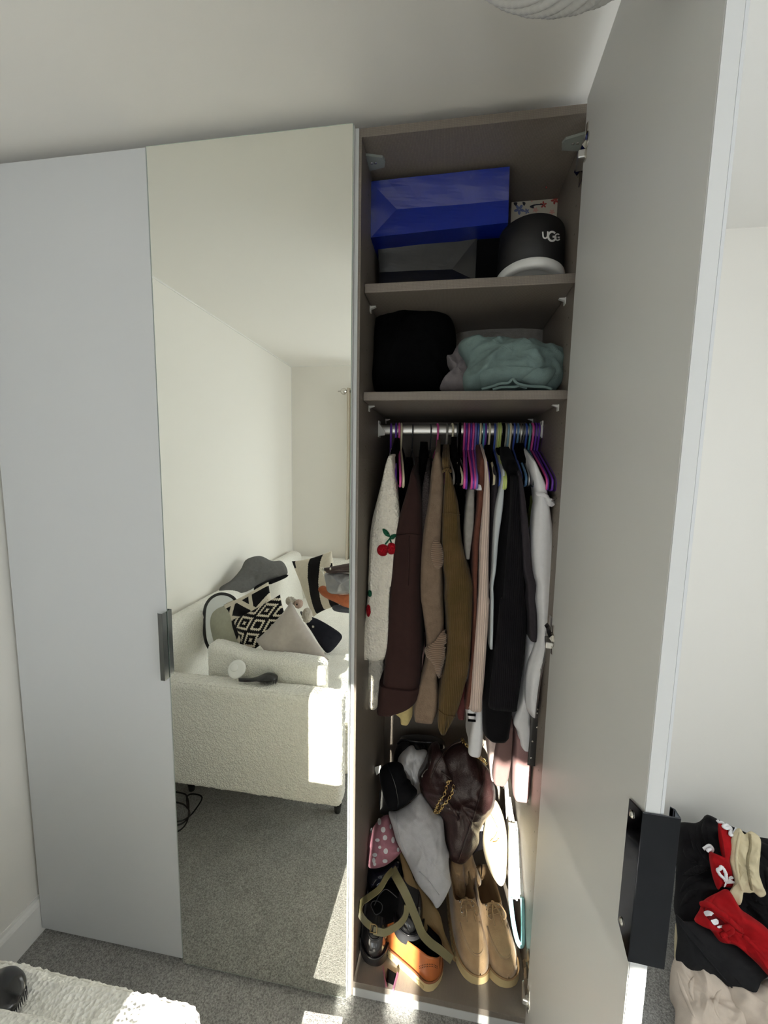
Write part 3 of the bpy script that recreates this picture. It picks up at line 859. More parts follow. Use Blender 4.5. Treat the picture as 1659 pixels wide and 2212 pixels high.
kr = tube('ring', [q0 + Vector((0.010 * math.cos(a), 0.0, 0.010 * math.sin(a))) for a in [2 * PI * k / 20 for k in range(20)]], 0.0016, M_NICKEL, lb, closed=True)
tube('chain', [q0 + Vector((0.004, 0, -0.008)), q0 + Vector((0.006, 0, -0.025)), q0 + Vector((0.010, 0, -0.038))], 0.003, M_NICKEL, kr)

# ---- on the arm: hairbrush and white cup
br = thing('hairbrush', 'black detangling hairbrush lying bristles down on the sofa arm', 'hairbrush', (0.03, -0.515, AT))
hx0, hx1 = -0.060, 0.098
V = []; F = []; n_, k_ = 40, 20
for i in range(n_ + 1):
    t = i / n_; x = hx0 + (hx1 - hx0) * t
    wdt = 0.0085 + 0.002 * math.sin(PI * t) + 0.0205 * (1 / (1 + math.exp(-(t - 0.55) * 20)))
    if t > 0.80: wdt *= math.sqrt(max(0.0, 1 - ((t - 0.80) / 0.2) ** 2)) * 0.999 + 0.001
    if t < 0.08: wdt *= math.sqrt(max(0.0, 1 - ((0.08 - t) / 0.08) ** 2)) * 0.98 + 0.02
    hz = 0.008 + 0.011 * math.exp(-((t - 0.72) / 0.22) ** 2)
    if t > 0.86: hz *= math.sqrt(max(0, 1 - ((t - 0.86) / 0.15) ** 2))
    zc = AT + 0.016 + 0.010 * math.exp(-((t - 0.72) / 0.3) ** 2) - 0.004 * math.sin(PI * t)
    yc = -0.488 - 0.034 * t
    for k in range(k_):
        a = 2 * PI * k / k_
        V.append(Vector((x, yc + wdt * math.cos(a), zc + (hz if math.sin(a) > 0 else 0.006) * math.sin(a))))
for i in range(n_):
    for k in range(k_): F.append((i * k_ + k, i * k_ + (k + 1) % k_, (i + 1) * k_ + (k + 1) % k_, (i + 1) * k_ + k))
F.append(tuple(range(k_))); F.append(tuple(n_ * k_ + k for k in range(k_)))
ob = mesh('brush_body', V, F, M_BLACKP, br)
bm = bmesh.new(); bm.from_mesh(ob.data); bmesh.ops.recalc_face_normals(bm, faces=bm.faces); bm.to_mesh(ob.data); bm.free()
bm = bmesh.new()
for i in range(13):
    for j in range(8):
        x = 0.030 + 0.064 * i / 12; y = -0.516 + (j - 3.5) / 3.5 * 0.026 * math.sqrt(max(0.08, 1 - ((i - 5.5) / 7.2) ** 2))
        V, F = tube_data([(x, y, AT + 0.020), (x + 0.001, y, AT + 0.003)], [0.0012, 0.0005], 4)
        vv = [bm.verts.new(q) for q in V]
        for f in F: bm.faces.new([vv[q] for q in f])
bo = frombm('bristles', bm, M_BRUSHB, br); bo['kind'] = 'stuff'
cpc = Vector((-0.085, -0.527, AT + 0.040)); cm = rot_to((0.10, 0.80, 0.55))
cu = thing('white_cup', 'small white round pot tipped on its side against the boucle cushion', 'pot', (-0.085, -0.527, AT))
lathe('body', [(0.0001, -0.020), (0.020, -0.020), (0.030, -0.012), (0.037, 0.004), (0.0385, 0.010), (0.036, 0.0125), (0.029, 0.012), (0.0001, 0.0115)], cpc, M_WPLAST, cu, n=48, mtx=cm)
lathe('lid_disc', [(0.0001, 0.0150), (0.014, 0.0150), (0.0165, 0.0135), (0.017, 0.0110)], cpc + cm @ Vector((-0.011, -0.004, 0)), M_WPLAST, cu, n=32, mtx=cm)

# ---- cables on the carpet under the sofa
for i, (pts, lab) in enumerate([
    ([(300, 1700), (388, 1712), (404, 1722), (408, 1745), (404, 1775), (386, 1795), (360, 1800)], 'black cable looped on the carpet nearest the left door under the sofa'),
    ([(330, 1725), (386, 1734), (402, 1742), (410, 1756), (402, 1772), (384, 1782), (350, 1780)], 'black cable doubled up on the carpet under the sofa arm'),
    ([(405, 1745), (404, 1722), (414, 1715), (432, 1718), (436, 1726), (424, 1746), (408, 1764), (385, 1774), (340, 1772)], 'black cable making a wide corner on the carpet, farthest under the arm')]):
    P = [atm(x, y, 'z', 0.006 + 0.002 * i) for x, y in pts]
    tag(tube('power_cable', catmull(P, False, 70), 0.0032, M_BLACKP), lab, 'cable', 'cables under the sofa')

# ================================================================== ribbed pendant shade at the ceiling
pl = thing('pendant_lamp', 'grey ribbed pendant shade hanging from the ceiling above the open door', 'lamp', (0.893, -0.545, ZC))
V = []; F = []; nr, na = 40, 480
for i in range(nr + 1):
    t = i / nr; ph = -PI / 2 * 0.86 + t * PI * 0.86
    R0 = 0.052 + 0.112 * math.cos(ph) ** 0.8; z = 2.192 + 0.078 * math.sin(ph)
    for k in range(na):
        a = 2 * PI * k / na
        fl = abs(math.sin(18 * (a - 0.55 * ph)))
        r = R0 * (1 + 0.17 * (fl - 0.6) * math.cos(ph * 0.9))
        V.append(Vector((0.893 + r * math.cos(a), -0.545 + r * math.sin(a), z)))
for i in range(nr):
    for k in range(na): F.append((i * na + k, i * na + (k + 1) % na, (i + 1) * na + (k + 1) % na, (i + 1) * na + k))
M_SHADE = mat('ribbed_shade', (0.76, 0.76, 0.755), 0.35, coat=0.2)
mesh('lamp_shade', V, F, M_SHADE, pl)
tube('cord', [(0.893, -0.545, 2.28), (0.893, -0.545, ZC)], 0.004, M_WPLAST, pl)
lathe('ceiling_rose', [(0.0001, -0.030), (0.030, -0.028), (0.045, -0.008), (0.046, 0.0)], (0.893, -0.545, ZC), M_WPLAST, pl)
lathe('bulb', [(0.0001, -0.040), (0.020, -0.033), (0.028, -0.010), (0.022, 0.020), (0.013, 0.045)], (0.893, -0.545, 2.235), M_WPLAST, pl, n=24)

# ================================================================== shelf contents
def z1(p): return 740 + p[0] / 2.9625, 200 + p[1] / 2.9625          # enlarged crop of the shelves
def facet_bag(name, label, quad, yy, fold, depth, m, extra=None, group=None, side=None):
    """paper carrier lying on its side: folded bottom panel toward the room. quad TL,TR,BR,BL px; fold = px of the two fold points"""
    t = thing(name, label, 'bag', at(*quad[3], 'y', yy), group)
    Q = [at(*q, 'y', yy) for q in quad]; FA = [at(*q, 'y', yy + 0.014) for q in fold]
    back = Vector((0, depth, 0)); up = Vector((0, 0, 0.0))
    V = Q + FA + [q + back for q in Q]
    F = [(0, 3, 4), (0, 4, 5, 1), (1, 5, 2), (4, 3, 2, 5)]
    o = mesh('bottom_panel', V[:6], F, m, t, smooth=False)
    bm = bmesh.new(); bm.from_mesh(o.data)
    bmesh.ops.subdivide_edges(bm, edges=bm.edges[:], cuts=7, use_grid_fill=True)
    bm.to_mesh(o.data); bm.free()
    wl = world_loc(t)
    for v in o.data.vertices:
        p = v.co + wl; v.co.y += 0.002 * ns(p, 11, 3) + 0.001 * ns(p, 34, 5)
    V = Q + [q + back for q in Q]
    c = [(0, 1, 5, 4), (1, 2, 6, 5), (2, 3, 7, 6), (3, 0, 4, 7), (4, 5, 6, 7)]
    b = mesh('bag_body', V, c, m, t, smooth=False)
    bm = bmesh.new(); bm.from_mesh(b.data)
    bmesh.ops.subdivide_edges(bm, edges=bm.edges[:], cuts=5, use_grid_fill=True)
    bmesh.ops.recalc_face_normals(bm, faces=bm.faces)
    bm.to_mesh(b.data); bm.free()
    for v in b.data.vertices:
        p = v.co + wl
        if v.co.y + wl.y > yy + 0.02: v.co.z += 0.004 * ns(p, 9, 4); v.co.x += 0.003 * ns(p, 9, 6)
    return t
M_BLUE = mat('blue_gloss_paper', lin((20, 42, 142)), 0.2, coat=0.7, bump=('noise', 16, 0.35))
M_BPAPER = mat('black_satin_paper', lin((15, 15, 17)), 0.36, coat=0.1, bump=('noise', 14, 0.4))
facet_bag('blue_paper_bag', 'shiny royal blue paper bag lying on the top shelf, its folded base facing out',
          [z1((178, 568)), z1((1070, 473)), z1((1060, 832)), z1((180, 928))], 0.14, [z1((347, 748)), z1((1060, 690))], 0.30, M_BLUE)
facet_bag('black_paper_bag', 'black paper bag lying on the top shelf underneath the shiny blue one',
          [z1((228, 985)), z1((862, 925)), z1((858, 1205)), z1((232, 1230))], 0.20, [z1((238, 1150)), z1((700, 1130))], 0.28, M_BPAPER)
bp = [o for o in bpy.data.objects if o.name == 'black_paper_bag'][0]
p_ = at(*z1((862, 1000)), 'y', 0.20); q_ = at(*z1((1015, 1000)), 'y', 0.23)
box('black_side_block', p_.x - 0.002, q_.x, 0.185, 0.47, SH1 + 0.002, 2.19, M_DEEP, bp, 0.003)  # black block filling in right of the bag base
# cream card box with painted blossom
fb = thing('floral_box', 'cream gift box printed with red and blue blossom behind the round black box', 'box', (0.99, 0.34, SH1))
Q = [at(*z1(q), 'y', 0.30) for q in ((1085, 640), (1394, 602), (1384, 790), (1080, 825))]
Vb = Q[:2] + [Vector((Q[1].x, 0.30, SH1)), Vector((Q[0].x, 0.30, SH1))]
V = Vb + [q + Vector((0, 0.10, 0)) for q in Vb]
M_CARD = mat('cream_card', lin((206, 199, 184)), 0.6)
fbb = mesh('box_body', V, [(0, 3, 2, 1), (4, 5, 6, 7), (0, 1, 5, 4), (1, 2, 6, 5), (3, 0, 4, 7), (2, 3, 7, 6)], M_CARD, fb, smooth=False)
PR = {'r': mat('print_red', lin((176, 78, 72)), 0.6), 'p': mat('print_pink', lin((214, 160, 150)), 0.6), 'b': mat('print_blue', lin((112, 122, 168)), 0.6), 'k': mat('print_dark', lin((46, 44, 56)), 0.6)}
bv = bvh_of(fbb)
def flower(cx, cy_, r, c, rot=0.0, n=5):
    for k in range(n):
        a = rot + 2 * PI * k / n
        px, py = cx + r * 0.55 * math.cos(a), cy_ + r * 0.55 * math.sin(a)
        ux, uy = math.cos(a), math.sin(a)
        O = [z1((px + ux * r * 0.5 * math.cos(t) - uy * r * 0.26 * math.sin(t), py + uy * r * 0.5 * math.cos(t) + ux * r * 0.26 * math.sin(t))) for t in [2 * PI * j / 8 for j in range(8)]]
        decal('petal', fbb, O, PR[c], fbb, off=0.0006, n=12, rings=2, bvh=bv)
for a in ((1265, 660, 22, 'r', 0.2), (1358, 690, 26, 'r', 0.5), (1285, 718, 22, 'r', 0.9), (1235, 752, 18, 'p', 0.1), (1212, 682, 20, 'p', 0.4), (1306, 618, 18, 'r', 0.8), (1376, 612, 16, 'p', 0.2),
          (1130, 748, 34, 'b', 0.3), (1108, 655, 24, 'b', 0.9), (1150, 662, 22, 'b', 0.1), (1178, 760, 18, 'b', 0.6), (1340, 765, 18, 'p', 0.3)): flower(*a)
for O in ([(1197, 728), (1230, 716), (1285, 714), (1285, 720), (1230, 724), (1200, 738)], [(1095, 705), (1118, 705), (1112, 725), (1100, 722)], [(1152, 700), (1170, 706), (1164, 725), (1154, 718)], [(1205, 725), (1222, 728), (1222, 742), (1206, 738)], [(1120, 680), (1140, 676), (1138, 686)]):
    decal('stem', fbb, [z1(q) for q in O], PR['k'], fbb, off=0.0008, n=14, rings=2, bvh=bv)
# round black hat-box style box, tipped back, lettered
rb = thing('round_box', 'round black box with white lip and white lettering, tipped back on the top shelf', 'box', (0.985, 0.22, SH1))
ax = Vector((0.02, 0.20, 0.97)).normalized(); MB = rot_to(ax)
RC = Vector((0.969, 0.175, SH1 + 0.019)); RR = 0.084
M_RB = mat('black_card', lin((20, 19, 21)), 0.55, bump=('noise', 300, 0.03))
bb = lathe('box_wall', [(RR - 0.004, 0.012), (RR, 0.012), (RR, 0.136), (RR - 0.002, 0.138), (0.0001, 0.138)], RC, M_RB, rb, n=72, mtx=MB, close=True)
lip = lathe('white_lip', [(RR - 0.022, 0.004), (RR - 0.004, -0.002), (RR + 0.002, 0.002), (RR + 0.003, 0.018), (RR - 0.001, 0.022), (RR - 0.022, 0.020), (RR - 0.022, 0.004)], RC, M_WPLAST, rb, n=72, mtx=MB, close=True)
lathe('base_disc', [(0.0001, 0.010), (RR - 0.020, 0.010)], RC, M_WPLAST, rb, n=48, mtx=MB, close=True)
M_LET = mat('white_print', (0.82, 0.81, 0.79), 0.5)
bv = bvh_of(bb)
def strokes(name, paths, target, m, parent, width, crop, bvh=None, off=0.0008):
    for P in paths:
        C = catmull([Vector((*crop(q), 0)) for q in P], False, 26) if len(P) > 2 else [Vector((*crop(q), 0)) for q in P]
        L_, R_ = [], []
        for i, p in enumerate(C):
            d = (C[min(i + 1, len(C) - 1)] - C[max(i - 1, 0)]).normalized(); nn = Vector((-d.y, d.x, 0)) * width / 2
            L_.append(p + nn); R_.append(p - nn)
        V = []; F = []
        for a_, b_ in zip(L_, R_):
            for q in (a_, b_):
                o_, d_ = ray(q.x, q.y); d_.normalize(); h = bvh.ray_cast(o_, d_)
                V.append(h[0] - d_ * off if h[0] else o_ + d_ * 1.2)
        for i in range(len(C) - 1): F.append((2 * i, 2 * i + 1, 2 * i + 3, 2 * i + 2))
        mesh(name, V, F, m, parent)
def arc(cx, cy_, rx, ry, a0, a1, n=12): return [(cx + rx * math.cos(math.radians(a0 + (a1 - a0) * k / n)), cy_ + ry * math.sin(math.radians(a0 + (a1 - a0) * k / n))) for k in range(n + 1)]
strokes('letter', [[(1281, 890), (1282, 905), (1284, 922), (1291, 931), (1302, 931), (1310, 922), (1313, 905), (1313, 888)]], bb, M_LET, bb, 3.2, z1, bv)
strokes('letter', [arc(1341, 920, 25, 29, -40, -330, 22) + [(1363, 921)], [(1364, 922), (1344, 922)]], bb, M_LET, bb, 4.4, z1, bv)
strokes('letter', [arc(1376, 925, 16, 20, -50, -325, 20), [(1390, 926), (1376, 926)]], bb, M_LET, bb, 3.0, z1, bv)

# ---- second shelf: black heap, grey knit, grey tee, sage sweatshirt
def shelf_cloth(name, label, cat, outline, y, thick, m, **k):
    o = puff(name, [z1(q) for q in outline], (0.8, y, SH2), (0, -1, 0.35), thick, m, None, 'd', **k)
    return tag(o, label, cat, k.get('group'))
shelf_cloth('black_jumper', 'big crumpled black jumper stuffed on the left of the middle shelf', 'jumper',
            [(205, 1480), (300, 1440), (450, 1430), (600, 1445), (700, 1480), (728, 1600), (700, 1720), (650, 1830), (630, 1900), (420, 1906), (210, 1900), (195, 1700)],
            0.20, 0.09, M_DEEP, wr=0.015, ws=8, seed=21, n=120, rings=26, back=0.2)
shelf_cloth('folded_jumper', 'pale grey knit jumper folded at the back of the middle shelf behind the sage sweatshirt', 'jumper',
            [(735, 1530), (860, 1515), (1020, 1515), (1180, 1500), (1285, 1490), (1290, 1600), (1180, 1650), (900, 1680), (735, 1650)],
            0.33, 0.04, cloth('pale_grey_knit', (150, 146, 142), 'noise', 250, 0.4), wr=0.005, seed=22)
shelf_cloth('grey_tshirt', 'light mauve grey t-shirt bunched between the black jumper and the sage sweatshirt', 't-shirt',
            [(735, 1630), (780, 1640), (800, 1760), (830, 1900), (630, 1906), (660, 1830), (700, 1810), (660, 1705), (700, 1680)],
            0.17, 0.03, cloth('mauve_grey_jersey', (146, 139, 142), 'noise', 400, 0.15), wr=0.018, ws=14, seed=23)
M_SAGEG = cloth('sage_fleece', (118, 138, 137), 'noise', 420, 0.2, 0.86)
sg = shelf_cloth('sage_sweatshirt', 'sage green sweatshirt folded at the front right of the middle shelf', 'sweatshirt',
            [(740, 1630), (800, 1592), (900, 1605), (1000, 1590), (1100, 1610), (1220, 1590), (1300, 1630), (1400, 1650), (1442, 1690), (1415, 1760), (1410, 1840), (1340, 1898), (1120, 1880), (1000, 1885), (890, 1900), (790, 1895), (770, 1820), (800, 1740)],
            0.125, 0.040, M_SAGEG, wr=0.026, ws=10, seed=24, n=140, rings=26, back=0.10)
bv = bvh_of(sg)
tag(decal('waistband', sg, [z1(q) for q in ((885, 1795), (960, 1760), (1080, 1750), (1220, 1760), (1350, 1800), (1360, 1830), (1250, 1855), (1060, 1850), (930, 1880), (895, 1890))], M_SAGEG, sg, off=0.004, n=60, rings=6, bvh=bv, dome=0.006), 'ribbed hem of the sweatshirt')
decal('cuff', sg, [z1(q) for q in ((1150, 1820), (1240, 1760), (1330, 1765), (1345, 1790), (1290, 1870), (1230, 1865))], M_SAGEG, sg, off=0.012, n=40, rings=6, bvh=bv, smooth_outline=False, dome=0.008)
for k, P in enumerate(([(890, 1898), (960, 1880), (1010, 1862), (1060, 1858), (1090, 1832), (1120, 1862), (1200, 1880), (1290, 1884), (1340, 1900)],
                       [(960, 1900), (1020, 1886), (1100, 1884), (1130, 1876), (1180, 1892)])):
    Pw = [at(*z1(q), 'y', 0.082 + 0.004 * k) for q in P]
    tube('folded_edge', catmull(Pw, False, 50), 0.0036, M_SAGEG, sg, seg=8)

# ================================================================== hangers on the rail
def hx(X): return 820 + X / 8.295
def hy(X): return 1000 + X / 7.54
HANG = [('purple', hx(205)), ('purple', hx(295)), ('pink', hx(350)), ('cream', hx(390)), ('black', hx(590)), ('black', hx(915)), ('pink', hx(1035)), ('grey', hx(1200)),
        ('cream', hx(1300)), ('charcoal', hx(1380)), ('velvet black', hx(1440)), ('pink', hx(1520)), ('purple', hx(1560)), ('pink', hx(1600)), ('purple', hx(1640)),
        ('pink', hy(170)), ('lilac', hy(210)), ('blue', hy(250)), ('cream', hy(285)), ('turquoise', hy(340)), ('purple', hy(370)), ('cream', hy(430)), ('blue', hy(520)),
        ('stone', hy(550)), ('lime', hy(575)), ('lime', hy(610)), ('velvet black', hy(660)), ('stone', hy(700)), ('light blue', hy(735)), ('cream', hy(770)), ('blue', hy(835)),
        ('steel blue', hy(890)), ('silver', hy(940)), ('charcoal', hy(980)), ('blue', hy(1025)), ('teal', hy(1085)), ('pink', hy(1130)), ('purple', hy(1180)), ('purple', hy(1225)), ('purple', hy(1300))]
HC = {'purple': (96, 50, 158), 'pink': (218, 84, 160), 'cream': (216, 206, 178), 'black': (34, 34, 38), 'grey': (138, 134, 128), 'charcoal': (70, 74, 78), 'velvet black': (18, 18, 20),
      'lilac': (112, 104, 186), 'blue': (58, 82, 166), 'turquoise': (84, 150, 182), 'stone': (150, 150, 136), 'lime': (184, 198, 118), 'light blue': (128, 162, 184), 'steel blue': (86, 124, 164),
      'silver': (170, 170, 168), 'teal': (78, 146, 150)}
def hanger_mesh(rad):
    A = [(0.0, 0.0215, -0.010), (0.0, 0.0225, 0.004), (0.0, 0.0185, 0.0165), (0.0, 0.008, 0.0235), (0.0, -0.006, 0.0235), (0.0, -0.018, 0.014), (0.0, -0.0205, 0.0), (0.0, -0.016, -0.022), (0.0, -0.006, -0.042), (0.0, 0.0, -0.062)]
    V, F = tube_data(catmull(A, False, 40), rad, 8)
    B = [(0, 0.0, -0.060), (0, -0.06, -0.080), (0, -0.13, -0.108), (0, -0.19, -0.134), (0, -0.207, -0.150), (0, -0.204, -0.166), (0, -0.188, -0.170),
         (0, -0.10, -0.170), (0, 0.10, -0.170), (0, 0.188, -0.170), (0, 0.204, -0.166), (0, 0.207, -0.150), (0, 0.19, -0.134), (0, 0.13, -0.108), (0, 0.06, -0.080)]
    V2, F2 = tube_data(catmull(B, True, 80), rad, 8, closed=True)
    n = len(V)
    me = bpy.data.meshes.new('hanger'); me.from_pydata([tuple(v) for v in V + V2], [], F + [tuple(i + n for i in f) for f in F2])
    for p in me.polygons: p.use_smooth = True
    return me
HM = {}
ORD = ['first', 'second', 'third', 'fourth', 'fifth', 'sixth', 'seventh', 'eighth', 'ninth', 'tenth']
cnt = {}
hname = {'velvet black': 'velvet_hanger'}
for i, (c, px) in enumerate(HANG):
    if c not in HM:
        me = hanger_mesh(0.0042 if 'velvet' in c else (0.0022 if c in ('black', 'charcoal', 'silver') else 0.0034))
        if 'velvet' in c: m = M_DEEP
        elif c == 'silver': m = M_STEEL
        else: m = mat('hanger_' + c.replace(' ', '_'), lin(HC[c]), 0.28)
        me.materials.append(m); HM[c] = me
    o = bpy.data.objects.new(hname.get(c, 'clothes_hanger'), HM[c]); COL.objects.link(o)
    p = at(px, 925, 'y', RY)
    o.location = (p.x, RY, RZ - 0.004 + random.uniform(-0.001, 0.001))
    o.rotation_euler = (0, 0, math.radians(random.uniform(-1.5, 1.5) + (9.0 if i < 10 else 0.0)))
    if i not in (2, 3, 11, 12, 13, 14, 15, 16, 24, 25, 36, 37, 38, 39): o.scale = (1, 0.86, 0.95)
    cnt[c] = cnt.get(c, 0) + 1
    tot = sum(1 for q in HANG if q[0] == c)
    lab = f'{c} hanger on the clothes rail, ' + (f'{ORD[cnt[c] - 1]} {c} one from the left' if tot > 1 else f'the only {c} one')
    tag(o, lab, 'hanger', 'hangers on the clothes rail')

# ================================================================== clothes on the hangers
def zu(p): return 740 + p[0] / 2.9625, 860 + p[1] / 2.9625           # upper crop
def zl(p): return 740 + p[0] / 2.9625, 1200 + p[1] / 2.9625          # lower crop
def interp(rows, n):
    """rows: (py, xl, xr) -> n smooth levels"""
    rows = sorted(rows); out = []
    C = catmull([Vector((a, b, c)) for a, b, c in rows], False, n)
    return [(v.x, v.y, v.z) for v in C]
def garment(name, label, cat, rows, y0, y1, m, amp=0.006, freq=14, seed=1, parent=None, hem=True, nl=44, na=52, sq=0.5, shoulder=0.05, group='clothes on the rail', drift=0.0, tilt=0.0):
    L = interp(rows, nl); V = []; F = []
    R = []
    for (py, xl, xr) in L:
        a = at(xl, py, 'y', y0 + 0.035); b = at(xr, py, 'y', y0 + 0.035)
        R.append((at((xl + xr) / 2, py, 'y', y0).z, a.x, b.x))
    base = [(R[0][0] + shoulder * t, R[0][1] + (R[0][2] - R[0][1]) * 0.10 * t, R[0][2] - (R[0][2] - R[0][1]) * 0.10 * t, t) for t in (1.0, 0.55, 0.2)]
    rings = [(z, xl, xr, t) for z, xl, xr, t in base] + [(z, xl, xr, 0) for z, xl, xr in R]
    zb, zt = rings[-1][0], rings[0][0]
    for (z, xl, xr, t) in rings:
        h = (zt - z) / max(1e-6, zt - zb)
        yf = y0 + (RY - 0.03 - y0) * t; yb = y1 - (y1 - RY - 0.03) * t
        ym = yf + min(0.045, 0.3 * (yb - yf)); yc, yl = (yf + yb) / 2, (yb - yf) / 2
        xc, wd = (xl + xr) / 2, max(0.004, (xr - xl) / 2)
        for k in range(na):
            a = 2 * PI * k / na; ca, sa = math.cos(a), math.sin(a)
            px = math.copysign(abs(ca) ** sq, ca); py_ = math.copysign(abs(sa) ** 0.75, sa)
            yy = ym + (ym - yf) * py_ if sa < 0 else ym + (yb - ym) * py_
            p = Vector((xc + wd * px + drift * (yy - y0), yy, z + tilt * (py_ + 1) * (h > 0.98)))
            f = min(1.0, 0.25 + h * 1.2)
            q = Vector((p.x * freq, p.y * freq, p.z * 1.6))
            d = 1.5 * amp * f * (1.1 * noise.noise(q + Vector((seed * 3.7, 0, 0))) + 0.7 * noise.noise(Vector((p.x * freq * 2.2, p.y * freq * 2.2, p.z * 4 + seed))))
            p.x += d * (1 if px > 0 else -1) * min(1, wd / 0.02); p.y -= abs(d) * (sa < 0)
            V.append(p)
    n = len(rings)
    for i in range(n - 1):
        for k in range(na): F.append((i * na + k, i * na + (k + 1) % na, (i + 1) * na + (k + 1) % na, (i + 1) * na + k))
    F.append(tuple(range(na)))
    # turned-in hem
    c = sum(V[-na:], Vector()) / na; st = len(V)
    for k in range(na):
        q = V[(n - 1) * na + k]; V.append(c + (q - c) * 0.90 + Vector((0, 0, 0.002)))
    for k in range(na):
        q = V[(n - 1) * na + k]; V.append(c + (q - c) * 0.86 + Vector((0, 0, 0.05)))
    for s in (((n - 1) * na, st), (st, st + na)):
        for k in range(na): F.append((s[0] + k, s[0] + (k + 1) % na, s[1] + (k + 1) % na, s[1] + k))
    F.append(tuple(st + na + k for k in range(na)))
    o = mesh(name, V, F, m, parent)
    bm = bmesh.new(); bm.from_mesh(o.data); bmesh.ops.recalc_face_normals(bm, faces=bm.faces); bm.to_mesh(o.data); bm.free()
    if parent is None: tag(o, label, cat, group)
    return o
def U(*r): return [(zu((0, a))[1], zu((b, 0))[0], zu((c, 0))[0]) for a, b, c in r]
def Lo(*r): return [(zl((0, a))[1], zl((b, 0))[0], zl((c, 0))[0]) for a, b, c in r]

M_KNIT = cloth('cream_knit', (250, 244, 230), 'voronoi', 150, 1.0, 0.86)
M_DBROWN = cloth('dark_brown_wool', (58, 40, 38), 'weave', 420, 0.12, 0.85)
M_TAUPE = cloth('taupe_marl_knit', (140, 120, 103), 'noise', 260, 0.4, 0.78)
M_OLIVE = mat('olive_corduroy', lin((86, 68, 43)), 0.9, sheen=0.06, spec=0.1, bump=('wavex', 62, 0.45), var=(lin((70, 57, 30)), 'noise', 20, 0.3, 0.75))
M_LGREY = cloth('light_grey_jersey', (168, 164, 160), 'noise', 400, 0.12)
M_RUST = cloth('rust_brown_jersey', (112, 70, 60), 'noise', 300, 0.15)
M_BLUSH = mat('blush_rib_knit', lin((218, 198, 186)), 0.9, sheen=0.2, spec=0.1, bump=('wavex', 60, 0.5), var=(lin((196, 174, 162)), 'wavex', 60, 0.2, 0.8))
M_CHAR = cloth('charcoal_cotton', (62, 58, 64), 'noise', 350, 0.12, 0.85)
M_PALEB = cloth('pale_satin', (190, 196, 200), 'noise', 60, 0.05, 0.95, rough=0.4)
M_BRIB = mat('black_rib_knit', lin((17, 16, 19)), 0.9, sheen=0.02, spec=0.1, bump=('wavex', 60, 0.4))
M_WSHIRT = cloth('white_cotton', (238, 237, 240), 'noise', 120, 0.08, 0.95)
M_LIME = cloth('lime_cloth', (172, 182, 92), 'noise', 200, 0.2)
M_YEL = cloth('pale_yellow_cloth', (206, 188, 134), 'noise', 300, 0.1)
M_ROSE_LIT = cloth('lit_rose_cloth', (172, 136, 136), 'noise', 300, 0.1, 0.95)  # paler tone of the mauve trousers, sunlight put into the colour
M_MAUVB = cloth('mauve_brown_cloth', (128, 102, 100), 'noise', 300, 0.1, 0.95)

# cherry cardigan: body behind, sleeve hanging in front
cj = garment('cherry_cardigan', 'cream knit cardigan with embroidered cherries, leftmost on the rail', 'cardigan',
             U((420, 285, 325), (600, 255, 350)) + Lo((0, 200, 320), (400, 160, 290), (700, 148, 280), (830, 150, 270), (920, 155, 250), (985, 170, 235)), 0.20, 0.50, M_KNIT, 0.006, seed=31)
sl = garment('sleeve', None, None, U((372, 300, 328), (450, 272, 335), (600, 238, 352), (800, 200, 366), (1000, 180, 345), (1200, 165, 312)) +
             Lo((200, 168, 306), (330, 160, 298), (480, 146, 292), (560, 143, 288), (600, 142, 282), (672, 140, 266)), 0.125, 0.21, M_KNIT, 0.007, 18, 32, cj, shoulder=0.02)
bv = bvh_of(sl)
M_CHRED = cloth('cherry_red_wool', (196, 22, 40), 'voronoi', 300, 0.9); M_LEAF = cloth('leaf_green_wool', (34, 104, 74), 'voronoi', 300, 0.9)
def el(cx, cy_, rx, ry, n=14): return [(cx + rx * math.cos(2 * PI * k / n), cy_ + ry * math.sin(2 * PI * k / n)) for k in range(n)]
for c_ in ((258, 972, 36, 38), (313, 962, 30, 38)):
    decal('cherry', sl, [zu(q) for q in el(*c_)], M_CHRED, sl, off=0.002, bvh=bv, dome=0.004)
for O in ([(270, 930), (300, 895), (318, 880), (322, 888), (303, 905), (278, 935)], [(308, 895), (318, 930), (314, 935), (300, 900)]):
    decal('cherry_stem', sl, [zu(q) for q in O], M_LEAF, sl, off=0.002, bvh=bv)
for O in ([(256, 835), (285, 845), (306, 885), (280, 882), (262, 862)], [(304, 885), (325, 870), (342, 874), (330, 898), (312, 902)]):
    decal('cherry_leaf', sl, [zu(q) for q in O], M_LEAF, sl, off=0.003, bvh=bv, dome=0.002)
decal('cherry', sl, [zl(q) for q in el(168, 352, 13, 40)], M_CHRED, sl, off=0.002, bvh=bv, dome=0.003)
decal('cherry_leaf', sl, [zl(q) for q in el(176, 242, 12, 22)], M_LEAF, sl, off=0.002, bvh=bv, dome=0.002)

